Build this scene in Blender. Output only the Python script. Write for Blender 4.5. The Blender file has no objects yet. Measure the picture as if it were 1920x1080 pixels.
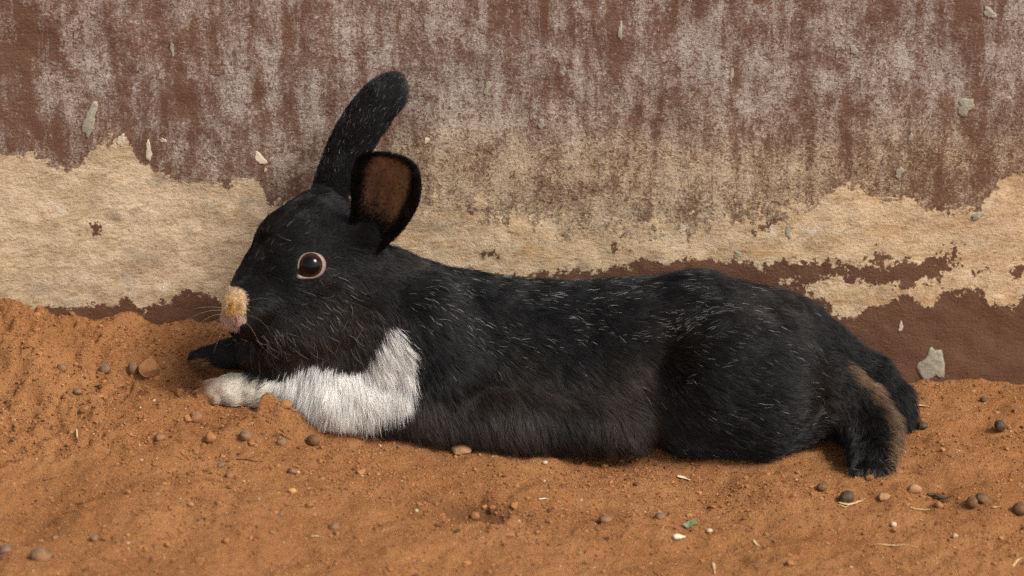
import bpy, bmesh, math, random
import numpy as np
from mathutils import Vector, Matrix
from mathutils.bvhtree import BVHTree
from mathutils.kdtree import KDTree

random.seed(7)
RNG = np.random.default_rng(7)
SC = bpy.context.scene
COL = SC.collection

# ------------------------------------------------------------------ camera
F_PX = 4930.0                       # focal length in pixels of the 1920 px wide photograph
PITCH = math.radians(22.0)
CAM = np.array([0.0, -1.643, 0.735])
cam = bpy.data.cameras.new('camera')
cam.sensor_width = 36.0
cam.lens = 36.0 * F_PX / 1920.0
cam.clip_start = 0.05
cam.clip_end = 500.0
cam.dof.use_dof = True
cam.dof.focus_distance = 1.705
cam.dof.aperture_fstop = 6.3
cam_o = bpy.data.objects.new('camera', cam)
cam_o.location = CAM
cam_o.rotation_euler = (math.radians(90) - PITCH, 0, 0)
COL.objects.link(cam_o)
SC.camera = cam_o

# ------------------------------------------------------------------ sky, sun, exposure
SUN_EL, SUN_AZ = math.radians(47), math.radians(124)      # azimuth clockwise from the wall's far side (+y)
world = bpy.data.worlds.new('World')
SC.world = world
world.use_nodes = True
wn, wl = world.node_tree.nodes, world.node_tree.links
sky = wn.new('ShaderNodeTexSky')
sky.sky_type = 'NISHITA'
sky.sun_disc = False
sky.sun_elevation = SUN_EL
sky.sun_rotation = SUN_AZ
sky.air_density = 1.0
sky.dust_density = 3.0
hsv = wn.new('ShaderNodeHueSaturation')                   # overcast: the blue is washed out
hsv.inputs['Saturation'].default_value = 0.18
bg = wn['Background']
bg.inputs['Strength'].default_value = 0.085
wl.new(sky.outputs[0], hsv.inputs['Color'])
wl.new(hsv.outputs[0], bg.inputs['Color'])
sun = bpy.data.lights.new('sun', 'SUN')
sun.energy = 2.1
sun.angle = math.radians(18)
sun.color = (1.0, 0.94, 0.86)
sun_o = bpy.data.objects.new('sun', sun)
sdir = Vector((math.sin(SUN_AZ) * math.cos(SUN_EL), math.cos(SUN_AZ) * math.cos(SUN_EL), math.sin(SUN_EL)))
sun_o.rotation_euler = sdir.to_track_quat('Z', 'Y').to_euler()
sun_o.location = (1.5, -1.0, 2.5)
COL.objects.link(sun_o)
SC.view_settings.view_transform = 'Standard'
SC.view_settings.look = 'None'
SC.view_settings.gamma = 1.0
SC.view_settings.use_curve_mapping = False
SC.view_settings.exposure = 0.74
SC.render.engine = 'CYCLES'
SC.cycles.use_denoising = False
SC.cycles.max_bounces = 7
SC.cycles.transmission_bounces = 5
SC.cycles.transparent_max_bounces = 8

# ------------------------------------------------------------------ photo pixels <-> world
CP, SP = math.cos(PITCH), math.sin(PITCH)
FWD = np.array([0, CP, -SP]); UP = np.array([0, SP, CP]); RIGHT = np.array([1.0, 0, 0])


def ray(px, py):
    return FWD * F_PX + RIGHT * (px - 960.0) + UP * (540.0 - py)


def at_depth(px, py, d):
    """point seen at a pixel, d metres in front of the wall"""
    r = ray(px, py)
    t = (-d - CAM[1]) / r[1]
    return CAM + r * t


def project(P):
    q = np.asarray(P) - CAM
    z = q @ FWD
    return np.stack([960 + F_PX * (q @ RIGHT) / z, 540 - F_PX * (q @ UP) / z], -1)


PXM = 1.0 / 2900.0                  # metres per photo pixel at the rabbit


# ------------------------------------------------------------------ numpy noise
def _hash(ix, iy, iz, seed):
    h = (ix.astype(np.int64) * 374761393 + iy.astype(np.int64) * 668265263 + iz.astype(np.int64) * 2147483647 + seed * 1274126177) & 0xFFFFFFFF
    h = ((h ^ (h >> 13)) * 1274126177) & 0xFFFFFFFF
    h = h ^ (h >> 16)
    return (h & 0xFFFFFF).astype(np.float64) / 0xFFFFFF


def vnoise(x, y, z=None, seed=0):
    """value noise in -1..1"""
    z = np.zeros_like(x) if z is None else z
    ix, iy, iz = np.floor(x), np.floor(y), np.floor(z)
    fx, fy, fz = x - ix, y - iy, z - iz
    fx, fy, fz = [f * f * f * (f * (f * 6 - 15) + 10) for f in (fx, fy, fz)]
    r = 0
    flat = not np.any(z)
    for dz in ((0,) if flat else (0, 1)):
        wz = 1 if flat else (fz if dz else 1 - fz)
        for dx in (0, 1):
            wx = fx if dx else 1 - fx
            for dy in (0, 1):
                wy = fy if dy else 1 - fy
                r = r + wx * wy * wz * _hash(ix + dx, iy + dy, iz + dz, seed)
    return r * 2 - 1


def fbm(x, y, z=None, octaves=4, gain=0.5, seed=0):
    a, s = 1.0, 0
    for o in range(octaves):
        k = 2.03 ** o
        s = s + a * vnoise(x * k + 11.3 * o, y * k - 7.7 * o, None if z is None else z * k + 3.1 * o, seed + o)
        a *= gain
    return s


def sstep(a, b, x):
    t = np.clip((x - a) / (b - a), 0, 1)
    return t * t * (3 - 2 * t)


# ------------------------------------------------------------------ object helpers
def tag(o, label=None, cat=None, group=None, kind=None):
    if label: o['label'] = label
    if cat: o['category'] = cat
    if group: o['group'] = group
    if kind: o['kind'] = kind
    return o


def mesh_obj(name, verts, faces, mat, parent=None, smooth=True):
    me = bpy.data.meshes.new(name)
    me.from_pydata([tuple(v) for v in verts], [], [tuple(int(i) for i in f) for f in faces])
    if smooth:
        me.polygons.foreach_set('use_smooth', np.ones(len(me.polygons), bool))
    me.update()
    if mat: me.materials.append(mat)
    o = bpy.data.objects.new(name, me)
    COL.objects.link(o)
    if parent is not None: o.parent = parent
    return o


def quads_obj(name, V, Q, mat, parent=None, smooth=True):
    """fast path for big all-quad meshes from numpy arrays"""
    me = bpy.data.meshes.new(name)
    V = np.ascontiguousarray(V, np.float32); Q = np.ascontiguousarray(Q, np.int32)
    k = Q.shape[1]
    me.vertices.add(len(V)); me.vertices.foreach_set('co', V.ravel())
    me.loops.add(Q.size); me.loops.foreach_set('vertex_index', Q.ravel())
    me.polygons.add(len(Q))
    me.polygons.foreach_set('loop_start', np.arange(0, Q.size, k, dtype=np.int32))
    me.polygons.foreach_set('use_smooth', np.full(len(Q), smooth))
    me.update(calc_edges=True)
    me.validate()
    if mat: me.materials.append(mat)
    o = bpy.data.objects.new(name, me)
    COL.objects.link(o)
    if parent is not None: o.parent = parent
    return o


def float_attr(o, name, arr, domain='POINT'):
    a = o.data.attributes.new(name, 'FLOAT', domain)
    a.data.foreach_set('value', np.ascontiguousarray(arr, np.float32).ravel())


def color_attr(o, name, arr, domain='POINT'):
    arr = np.asarray(arr, np.float32)
    if arr.shape[1] == 3:
        arr = np.concatenate([arr, np.ones((len(arr), 1), np.float32)], 1)
    a = o.data.attributes.new(name, 'FLOAT_COLOR', domain)
    a.data.foreach_set('color', np.ascontiguousarray(arr).ravel())


# ------------------------------------------------------------------ material helpers
class N:
    """small node-tree writer"""
    def __init__(self, name):
        self.m = bpy.data.materials.new(name)
        self.m.use_nodes = True
        self.t = self.m.node_tree
        self.b = self.t.nodes['Principled BSDF']
        self.out = self.t.nodes['Material Output']

    def node(self, kind, **kw):
        n = self.t.nodes.new(kind)
        for k, v in kw.items(): setattr(n, k, v)
        return n

    def put(self, sock, v):
        if isinstance(v, bpy.types.NodeSocket): self.t.links.new(v, sock)
        elif v is not None: sock.default_value = v

    def coord(self, scale=(1, 1, 1), loc=(0, 0, 0)):
        tc = self.node('ShaderNodeTexCoord'); mp = self.node('ShaderNodeMapping')
        mp.inputs['Scale'].default_value = scale; mp.inputs['Location'].default_value = loc
        self.t.links.new(tc.outputs['Object'], mp.inputs['Vector'])
        return mp.outputs[0]

    def noise(self, vec, scale, detail=5, rough=0.55, dist=0.0, kind='FBM', lac=2.0):
        n = self.node('ShaderNodeTexNoise')
        n.noise_type = kind
        self.put(n.inputs['Vector'], vec)
        for k, v in (('Scale', scale), ('Detail', detail), ('Roughness', rough), ('Distortion', dist), ('Lacunarity', lac)):
            if k in n.inputs: n.inputs[k].default_value = v
        return n.outputs[0]

    def vor(self, vec, scale, feature='F1', rnd=1.0):
        n = self.node('ShaderNodeTexVoronoi'); n.feature = feature
        self.put(n.inputs['Vector'], vec); n.inputs['Scale'].default_value = scale
        n.inputs['Randomness'].default_value = rnd
        return n.outputs

    def math(self, op, a, b=None, c=None, clamp=False):
        n = self.node('ShaderNodeMath', operation=op, use_clamp=clamp)
        for i, v in enumerate((a, b, c)):
            if v is not None: self.put(n.inputs[i], v)
        return n.outputs[0]

    def ramp(self, f, lo, hi, a=0.0, b=1.0, smooth=True):
        n = self.node('ShaderNodeMapRange', interpolation_type='SMOOTHSTEP' if smooth else 'LINEAR')
        for i, v in enumerate((f, lo, hi, a, b)): self.put(n.inputs[i], v)
        return n.outputs[0]

    def mix(self, f, a, b, mode='MIX'):
        n = self.node('ShaderNodeMix', data_type='RGBA', blend_type=mode)
        self.put(n.inputs[0], f)
        for s, v in ((n.inputs[6], a), (n.inputs[7], b)):
            self.put(s, v if isinstance(v, bpy.types.NodeSocket) else (*v, 1.0))
        return n.outputs[2]

    def attr(self, name):
        n = self.node('ShaderNodeAttribute'); n.attribute_name = name
        return n.outputs

    def bump(self, h, dist, strength=1.0, normal=None):
        n = self.node('ShaderNodeBump')
        n.inputs['Distance'].default_value = dist; n.inputs['Strength'].default_value = strength
        self.put(n.inputs['Height'], h)
        if normal is not None: self.put(n.inputs['Normal'], normal)
        return n.outputs[0]

    def done(self, color=None, rough=0.9, normal=None, spec=0.3):
        self.put(self.b.inputs['Base Color'], color if isinstance(color, bpy.types.NodeSocket) or color is None else (*color, 1))
        self.put(self.b.inputs['Roughness'], rough)
        self.put(self.b.inputs['Specular IOR Level'], spec)
        if normal is not None: self.put(self.b.inputs['Normal'], normal)
        return self.m


# ------------------------------------------------------------------ ground
def ground_base(x, y):
    d = -y
    left = sstep(0.13, -0.24, x)
    h = 0.029 * left * (1 - 0.25 * sstep(0.14, 0.3, d))
    h = h + 0.019 * sstep(-0.05, -0.24, x) * np.exp(-(d / 0.055) ** 2)
    h = h + 0.011 * sstep(-0.24, -0.40, x) * np.exp(-(d / 0.09) ** 2)
    h = h + 0.004 * np.exp(-np.clip(d, 0, None) / 0.012)
    return h


def hit_ground(px, py, hf=ground_base):
    r = ray(px, py)
    t = -CAM[2] / r[2]
    for _ in range(30):
        p = CAM + r * t
        t += (float(hf(np.array([p[0]]), np.array([p[1]]))[0]) - p[2]) / r[2] * 0.8
    return CAM + r * t


BUMPS = []       # (x, y, radius, height)
for px, py, r, h in ((500, 790, .010, .014), (524, 797, .013, .010), (556, 803, .012, .007), (470, 803, .016, .006),
                     (20, 660, .030, .012), (90, 700, .028, .007), (60, 735, .02, .006), (395, 838, .022, .005),
                     (330, 770, .02, .004), (200, 780, .03, .004), (395, 705, .022, -.006), (330, 830, .012, .004),
                     (880, 952, .020, -.007), (915, 955, .016, -.005), (800, 985, .03, .004), (955, 1005, .014, .004),
                     (1240, 985, .03, .004), (1480, 930, .03, .003), (1555, 850, .02, -.003), (1760, 880, .035, .003),
                     (1840, 960, .025, .004), (480, 985, .03, .005), (90, 940, .03, -.006), (20, 985, .025, -.005),
                     (250, 960, .03, .004), (700, 1050, .035, .004), (1640, 1040, .03, -.004), (1500, 1060, .03, .003)):
    p = hit_ground(px, py)
    BUMPS.append((p[0], p[1], r, h))


def ground_h(x, y):
    h = ground_base(x, y)
    wx = x + 0.006 * vnoise(x * 90, y * 90, seed=31); wy = y + 0.006 * vnoise(x * 90, y * 90, seed=32)
    for bx, by, r, a in BUMPS:
        h = h + a * np.exp(-(((wx - bx) ** 2 + (wy - by) ** 2) / r ** 2) ** 1.4)
    rough = sstep(-0.16, -0.30, x) * (1 - sstep(0.13, 0.2, -y)) + 0.55 * np.exp(-(((x + 0.155) / .05) ** 2 + ((y + 0.12) / .03) ** 2))
    h = h + 0.0034 * vnoise(x * 17, y * 17, seed=1) + 0.0024 * vnoise(x * 46, y * 46, seed=2)
    h = h + (0.0011 + 0.0024 * rough) * fbm(x * 110, y * 110, octaves=3, seed=3)
    c = np.clip(1 - np.abs(fbm(x * 70, y * 70, octaves=3, seed=9)) * 1.5, 0, 1)
    h = h - (0.0004 + 0.0028 * rough) * c ** 3
    cl = np.clip(fbm(x * 150, y * 150, octaves=3, seed=14), 0, None)
    h = h + (0.0011 + .0020 * rough) * cl * sstep(-.2, .6, vnoise(x * 25, y * 25, seed=15))
    h = h + 0.00042 * fbm(x * 400, y * 400, octaves=2, seed=4)
    return h


def axis(lo, hi, step, far_lo, far_hi):
    a = list(np.arange(lo, hi + step / 2, step))
    s, v = step, a[-1]
    while v < far_hi:
        s *= 1.25; v += s; a.append(min(v, far_hi))
    s, v = step, a[0]
    pre = []
    while v > far_lo:
        s *= 1.25; v -= s; pre.append(max(v, far_lo))
    return np.array(pre[::-1] + a)


def grid_quads(nx, ny):
    i, j = np.meshgrid(np.arange(nx - 1), np.arange(ny - 1), indexing='ij')
    a = (i * ny + j).ravel()
    return np.stack([a, a + ny, a + ny + 1, a + 1], -1)


def dirt_material():
    n = N('red_dirt')
    c = n.coord()
    big = n.noise(c, 14, 4, .5)
    mid = n.noise(c, 60, 4, .65)
    fine = n.noise(c, 520, 4, .75)
    grit = n.noise(c, 1500, 2, .6)
    col = n.mix(n.ramp(big, .35, .65), (.365, .155, .056), (.455, .207, .081))
    col = n.mix(n.math('MULTIPLY', n.ramp(mid, .45, .75), .55), col, (.235, .097, .039))
    col = n.mix(n.math('MULTIPLY', n.ramp(fine, .40, .75), .6), col, (.50, .25, .113))
    col = n.mix(n.math('MULTIPLY', n.ramp(grit, .58, .72), .7), col, (.13, .05, .025))
    v = n.vor(c, 330)
    rnd = n.node('ShaderNodeSeparateColor'); n.t.links.new(v['Color'], rnd.inputs[0])
    near = n.ramp(v['Distance'], .30, .22)
    dark = n.math('MULTIPLY', near, n.ramp(rnd.outputs[0], .92, .95, 0, .7))
    pale = n.math('MULTIPLY', near, n.ramp(rnd.outputs[1], .955, .965))
    col = n.mix(dark, col, (.07, .045, .035))
    col = n.mix(pale, col, (.55, .40, .26))
    dark_patch = n.attr('dark_patch')[2]
    col = n.mix(n.math('MULTIPLY', dark_patch, .75), col, (.13, .055, .028))
    h = n.math('ADD', n.math('MULTIPLY', fine, 1.1), n.math('MULTIPLY', grit, .5))
    return n.done(col, .95, n.bump(h, .0027, .95), .10)


DIRT = dirt_material()


GRID = {}


def ground_z(x, y):
    """height of the built ground mesh"""
    xs, ys, Z = GRID['x'], GRID['y'], GRID['z']
    i = np.clip(np.searchsorted(xs, x) - 1, 0, len(xs) - 2); j = np.clip(np.searchsorted(ys, y) - 1, 0, len(ys) - 2)
    u = (x - xs[i]) / (xs[i + 1] - xs[i]); v = (y - ys[j]) / (ys[j + 1] - ys[j])
    return (Z[i, j] * (1 - u) + Z[i + 1, j] * u) * (1 - v) + (Z[i, j + 1] * (1 - u) + Z[i + 1, j + 1] * u) * v


def build_ground():
    xs = axis(-0.42, 0.42, 0.0016, -60, 60)
    ys = axis(-0.33, 0.012, 0.0016, -60, 60)
    X, Y = np.meshgrid(xs, ys, indexing='ij')
    Z = ground_h(X, Y)
    far = sstep(3, 12, np.abs(X) + np.abs(Y))
    Z = Z * (1 - far)
    GRID.update(x=xs, y=ys, z=Z)
    o = quads_obj('ground', np.stack([X, Y, Z], -1).reshape(-1, 3), grid_quads(len(xs), len(ys)), DIRT)
    p = hit_ground(890, 952)
    wob = 1 + .35 * fbm(X * 80, Y * 80, octaves=3, seed=44)
    dark_patch = np.exp(-((((X - p[0]) / .024) ** 2 + ((Y - p[1]) / .015) ** 2) * wob) ** 1.5)  # darker oval of dirt colour over the hollow
    float_attr(o, 'dark_patch', dark_patch.ravel())
    tag(o, kind='structure')
    return o


ground = build_ground()


# ------------------------------------------------------------------ wall
def wall_pts(pts):
    return np.array([at_depth(px, py, 0.0)[[0, 2]] for px, py in pts])


UPPER = wall_pts([(0, 287), (60, 290), (90, 305), (130, 322), (160, 300), (185, 268), (210, 255), (240, 262), (258, 300), (290, 322),
                  (330, 335), (430, 348), (442, 328), (485, 334), (500, 382), (560, 392), (640, 395), (780, 385), (850, 378), (900, 388),
                  (950, 408), (1000, 420), (1100, 428), (1200, 424), (1290, 425), (1400, 402), (1480, 392), (1530, 375), (1580, 345),
                  (1620, 350), (1650, 376), (1700, 368), (1750, 394), (1800, 396), (1842, 384), (1870, 345), (1920, 318)])
LOWER = wall_pts([(0, 612), (60, 590), (92, 566), (130, 580), (170, 574), (215, 580), (235, 556), (270, 574), (330, 560), (350, 546),
                  (385, 556), (420, 575), (600, 570), (900, 520), (1150, 506), (1200, 492), (1280, 489), (1350, 490), (1400, 496),
                  (1450, 512), (1490, 545), (1520, 575), (1560, 602), (1600, 590), (1640, 572), (1700, 556), (1745, 582), (1768, 545), (1830, 546),
                  (1850, 566), (1900, 570), (1920, 556)])


def stroke(X, Z, pts, th):
    """signed: positive inside a polyline of half-thickness th"""
    P = wall_pts(pts)
    best = np.full(X.shape, 1e9)
    for a, b in zip(P[:-1], P[1:]):
        ab = b - a
        t = np.clip(((X - a[0]) * ab[0] + (Z - a[1]) * ab[1]) / (ab @ ab), 0, 1)
        best = np.minimum(best, np.hypot(X - a[0] - t * ab[0], Z - a[1] - t * ab[1]))
    return th - best


def wall_material():
    n = N('peeling_painted_plaster')
    c = n.coord()
    n1 = n.noise(c, 62, 4, .6)
    n2 = n.noise(c, 240, 4, .68)
    n0 = n.math('ADD', n.math('MULTIPLY', n.math('SUBTRACT', n1, .5), .022), n.math('MULTIPLY', n.math('SUBTRACT', n2, .5), .023))
    soft = n.attr('soft')[2]
    k = n.math('ADD', 1.0, n.math('MULTIPLY', soft, 2.6))
    up = n.math('ADD', n.attr('paint_up')[2], n.math('MULTIPLY', n0, k))
    m_up = n.ramp(up, -.0007, .0007)
    low = n.math('ADD', n.attr('paint_low')[2], n0)
    m_low = n.ramp(low, -.0006, .0006)
    st = n.math('ADD', n.attr('streak')[2], n.math('MULTIPLY', n0, 1.25))
    m_st = n.ramp(st, -.0006, .0006)
    brown_m = n.math('MAXIMUM', n.math('MAXIMUM', m_up, m_low), m_st)
    # plaster that shows where the paint has gone
    hz = n.coord((1, 1, 2.6))
    p1 = n.noise(hz, 26, 4, .6, .6)
    p2 = n.noise(hz, 150, 5, .72, .8)
    p3 = n.noise(c, 560, 3, .7)
    warm = n.attr('warm')[2]
    plast = n.mix(n.ramp(p1, .38, .62), n.mix(warm, (.50, .365, .22), (.55, .36, .19)), n.mix(warm, (.67, .515, .345), (.69, .495, .305)))
    plast = n.mix(n.math('MULTIPLY', n.ramp(p2, .42, .72), .55), plast, (.76, .61, .45))
    plast = n.mix(n.math('MULTIPLY', n.ramp(p2, .52, .30), .75), plast, (.30, .195, .10))
    plast = n.mix(n.math('MULTIPLY', n.ramp(n.noise(hz, 34, 4, .5, .3), .56, .70), n.math('MULTIPLY', warm, .55)), plast, (.50, .27, .10))
    plast = n.mix(n.math('MULTIPLY', n.ramp(n.noise(c, 48, 5, .6), .60, .70), .5), plast, (.68, .64, .56))
    plast = n.mix(n.math('MULTIPLY', n.ramp(n.noise(n.coord((1, 1, 1.8), (5, 0, 2)), 30, 5, .65, .8), .52, .66), n.ramp(warm, 0, 1, .65, .30)), plast, (.37, .305, .215))
    plast = n.mix(n.math('MULTIPLY', n.ramp(p3, .54, .70), .5), plast, (.24, .16, .09))
    # brown paint, chalky where it is scuffed
    pt = n.mix(n.noise(c, 22, 3), (.160, .075, .044), (.118, .060, .039))
    vs = n.noise(n.coord((1, 1, .14)), 80, 4, .65, .4)
    pa = n.noise(n.coord((1, 1, .7)), 34, 6, .68, .7)
    fib = n.noise(c, 280, 6, .80, 1.8)
    fi2 = n.noise(n.coord((1, 1, 1.5), (3, 1, 7)), 620, 3, .75, 1.6)
    cen = lambda f, k: n.math('MULTIPLY', n.math('SUBTRACT', f, .5), k)
    s = n.math('ADD', cen(vs, 1.05), n.math('ADD', cen(pa, 1.6), n.math('MULTIPLY', n.attr('wear')[2], .68)))
    dust = n.ramp(n.math('ADD', s, cen(fib, 2.8)), -.16, .24)
    dust2 = n.ramp(n.math('ADD', n.math('MULTIPLY', s, .75), n.math('ADD', cen(fi2, 1.7), cen(fib, 2.1))), .14, .30)
    wu = n.attr('warm_up')[2]
    chalk = n.mix(wu, (.31, .245, .20), (.38, .27, .16))
    up_c = n.mix(n.math('MULTIPLY', n.ramp(fi2, .50, .62), .22), pt, (.30, .19, .14))
    up_c = n.mix(n.math('MULTIPLY', dust, .62), up_c, chalk)
    up_c = n.mix(n.math('MULTIPLY', dust2, .74), up_c, n.mix(wu, (.52, .465, .41), (.62, .49, .335)))
    lace = n.ramp(n.math('ABSOLUTE', cen(fib, 1.0)), .022, .006)
    lace = n.math('MULTIPLY', lace, n.ramp(s, -.25, .15))
    up_c = n.mix(n.math('MULTIPLY', lace, .42), up_c, n.mix(wu, (.58, .53, .48), (.66, .54, .39)))
    drip = n.ramp(n.math('ABSOLUTE', n.math('SUBTRACT', vs, .56)), .016, .004)
    up_c = n.mix(n.math('MULTIPLY', n.math('MULTIPLY', drip, n.ramp(fi2, .40, .58)), .35), up_c, (.55, .50, .45))
    low_d = n.ramp(n.math('ADD', n.math('MULTIPLY', fib, .7), n.math('MULTIPLY', n1, .4)), .62, .86)
    low_c = n.mix(n.math('MULTIPLY', low_d, .30), n.mix(n2, (.165, .078, .043), (.115, .056, .033)), (.40, .27, .17))
    pc = n.mix(m_up, low_c, up_c)
    col = n.mix(brown_m, plast, pc)
    h = n.math('ADD', n.math('MULTIPLY', brown_m, .30), n.math('ADD', n.math('MULTIPLY', n1, .5), n.math('ADD', n.math('MULTIPLY', p2, .6), n.math('MULTIPLY', p3, .55))))
    rough = n.ramp(brown_m, 0, 1, .95, .72)
    return n.done(col, rough, n.bump(h, .0015, .8), .25)


def wall_y(X, Z):
    return 0.0012 * fbm(X * 22, Z * 22, octaves=3, seed=51) + 0.0004 * fbm(X * 130, Z * 130, octaves=2, seed=52)


def build_wall():
    xs = axis(-0.46, 0.46, 0.0025, -14, 14)
    zs = axis(-0.02, 0.33, 0.0025, -0.25, 2.6)
    X, Z = np.meshgrid(xs, zs, indexing='ij')
    near = 1 - sstep(.5, 1.0, np.abs(X))
    Y = wall_y(X, Z)
    V = np.stack([X, Y, Z], -1).reshape(-1, 3)
    Q = grid_quads(len(xs), len(zs))
    # back and edges of the wall
    nb = len(V)
    x0, x1, z0, z1, T = xs[0], xs[-1], zs[0], zs[-1], 0.22
    Vb = np.array([(x0, .006, z0), (x1, .006, z0), (x1, .006, z1), (x0, .006, z1), (x0, T, z0), (x1, T, z0), (x1, T, z1), (x0, T, z1)])
    Qb = np.array([(4, 7, 6, 5), (0, 3, 7, 4), (1, 5, 6, 2), (3, 2, 6, 7), (0, 4, 5, 1)]) + nb
    zu = np.interp(X, UPPER[:, 0], UPPER[:, 1]); zl = np.interp(X, LOWER[:, 0], LOWER[:, 1])
    zu = zu + 0.03 * vnoise(X * 4, X * 0, seed=61) * (1 - near); zl = zl + 0.015 * vnoise(X * 7, X * 0, seed=62) * (1 - near)
    o = quads_obj('wall', np.concatenate([V, Vb]), np.concatenate([Q, Qb]), wall_material())
    pad = lambda a: np.concatenate([a.ravel(), np.zeros(8)])
    float_attr(o, 'paint_up', pad(Z - zu))
    float_attr(o, 'paint_low', pad(zl - Z))
    xa, xb, xc, xd = [wall_pts([(p, 400)])[0, 0] for p in (500, 800, 1440, 1580)]
    soft = sstep(xa, xb, X) * (1 - sstep(xc, xd, X)) * near
    float_attr(o, 'soft', pad(soft))
    sk = np.maximum.reduce([
        stroke(X, Z, [(1440, 512), (1500, 508), (1570, 506), (1620, 512), (1700, 522), (1750, 512)], .0060),
        stroke(X, Z, [(1500, 540), (1530, 575), (1555, 600)], .0050),
        stroke(X, Z, [(1690, 500), (1720, 512)], .0030), stroke(X, Z, [(1730, 505), (1780, 490), (1792, 472)], .0040),
        stroke(X, Z, [(1620, 490), (1655, 482)], .0025), stroke(X, Z, [(1830, 515), (1850, 508)], .0012), stroke(X, Z, [(1900, 512), (1914, 504)], .003),
        stroke(X, Z, [(1150, 405), (1210, 412), (1290, 405)], .002), stroke(X, Z, [(1410, 445), (1470, 400)], .0015),
        stroke(X, Z, [(900, 480), (925, 478)], .0008), stroke(X, Z, [(1140, 455), (1180, 465)], .0008), stroke(X, Z, [(182, 430), (186, 428)], .0012)])
    float_attr(o, 'streak', pad(np.where(near > 0.5, sk, -0.05)))
    float_attr(o, 'warm', pad(sstep(-.20, .0, X) * .75 + .25 * sstep(.1, .3, X)))
    PX = project(V).reshape(*X.shape, 2)
    px, py = PX[..., 0], PX[..., 1]
    g = lambda cx, cy, sx, sy: np.exp(-((px - cx) / sx) ** 2 - ((py - cy) / sy) ** 2)
    wu = np.clip(sstep(120, 380, py) * .95 * sstep(560, 800, px) + .35 * sstep(200, 360, py), 0, 1)
    float_attr(o, 'warm_up', pad(wu))
    wear = (-.34 * g(50, 90, 70, 90) - .22 * g(300, 100, 60, 130) - .26 * g(330, 190, 90, 60) - .30 * g(1110, 90, 70, 70) - .22 * g(960, 60, 60, 60)
            - .2 * g(60, 230, 130, 60) - .16 * g(760, 260, 90, 80) - .04 * g(1780, 80, 150, 110) - .04 * g(1740, 270, 160, 70) - .2 * g(1400, 50, 60, 60)
            + .16 * g(200, 130, 80, 110) + .15 * g(480, 180, 120, 120) + .22 * g(870, 250, 130, 130) + .20 * g(1030, 280, 200, 90)
            + .12 * g(1330, 250, 200, 120) + .1 * g(1560, 150, 100, 150) + .12 * g(1330, 100, 60, 100) - .18 * g(300, 300, 140, 40))
    wear = wear + .10 * sstep(250, 400, py) * sstep(700, 900, px) * (1 - sstep(1500, 1650, px))
    float_attr(o, 'wear', pad(np.where(near > .5, wear, 0)))
    tag(o, 'weathered brown painted wall peeling to beige plaster behind the rabbit', 'wall')
    return o


wall = build_wall()


def cement_material(name, a, b):
    n = N(name)
    c = n.coord()
    f = n.noise(c, 300, 6, .7)
    col = n.mix(n.ramp(f, .35, .7), a, b)
    return n.done(col, .95, n.bump(f, .0012, .8), .2)


CEMENT = cement_material('grey_cement', (.30, .27, .20), (.42, .38, .29))
LIME = cement_material('cream_limewash', (.56, .47, .35), (.70, .61, .47))


def wall_splash(px, py, w, h, ang, mat, name, seed, thick=.0012):
    """irregular flat dab stuck to the wall face"""
    r = np.random.default_rng(seed)
    c = at_depth(px, py, 0.0)
    n = 26
    ph = r.uniform(0, 6.28, 4)
    V = []
    rings = ((1.0, -.0008), (.96, .55), (.8, .9), (.45, 1.05))
    s = 1.0 / 2740
    for k, (rr, t) in enumerate(rings):
        for i in range(n):
            a = 2 * math.pi * i / n
            q = 1 + .22 * math.sin(2 * a + ph[0]) + .16 * math.sin(3 * a + ph[1]) + .11 * math.sin(5 * a + ph[2]) + .08 * math.sin(8 * a + ph[3])
            u = math.cos(a) * w / 2 * s * q * rr; v = math.sin(a) * h / 2 * s / CP * q * rr
            x = u * math.cos(ang) - v * math.sin(ang); z = u * math.sin(ang) + v * math.cos(ang)
            yy = .001 if k == 0 else -t * thick - .0002 - thick * .2 * r.normal()
            V.append((c[0] + x, yy, c[2] + z))
    V.append((c[0], -thick * 1.05 - .0003, c[2]))
    V = np.array(V); V[:, 1] += wall_y(V[:, 0], V[:, 2])
    Fc = []
    for k in range(3):
        for i in range(n):
            j = (i + 1) % n
            Fc.append((k * n + i, k * n + j, (k + 1) * n + j, (k + 1) * n + i))
    for i in range(n):
        Fc.append((3 * n + i, 3 * n + (i + 1) % n, 4 * n))
    return mesh_obj(name, V, Fc, mat, wall)


for i, (px, py, w, h, a) in enumerate(((168, 226, 24, 54, -.25), (1810, 199, 34, 26, .4), (1748, 684, 44, 66, .15), (1855, 24, 22, 18, -.5),
                                       (1163, 58, 9, 26, 0), (914, 164, 12, 22, -.5), (1686, 323, 14, 20, 0), (1601, 94, 14, 16, .3),
                                       (1707, 257, 9, 11, 0), (323, 92, 7, 24, 0), (1015, 232, 12, 16, .2), (1372, 140, 6, 28, 0),
                                       (1478, 436, 8, 26, .35), (1832, 404, 22, 14, .3), (1383, 478, 18, 10, -.4))):
    wall_splash(px, py, w, h, a, CEMENT, 'cement_splash', 100 + i, .0006 if w > 20 else .0002)
for i, (px, py, w, h, a) in enumerate(((488, 297, 18, 22, .5), (279, 284, 11, 36, .1), (306, 263, 10, 8, 0), (1689, 612, 9, 16, 0), (1562, 607, 20, 10, .1),
                                       (800, 262, 10, 10, 0), (498, 318, 6, 6, 0), (228, 262, 12, 26, -.4))):
    wall_splash(px, py, w, h, a, LIME, 'limewash_dab', 200 + i, .0002)


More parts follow.
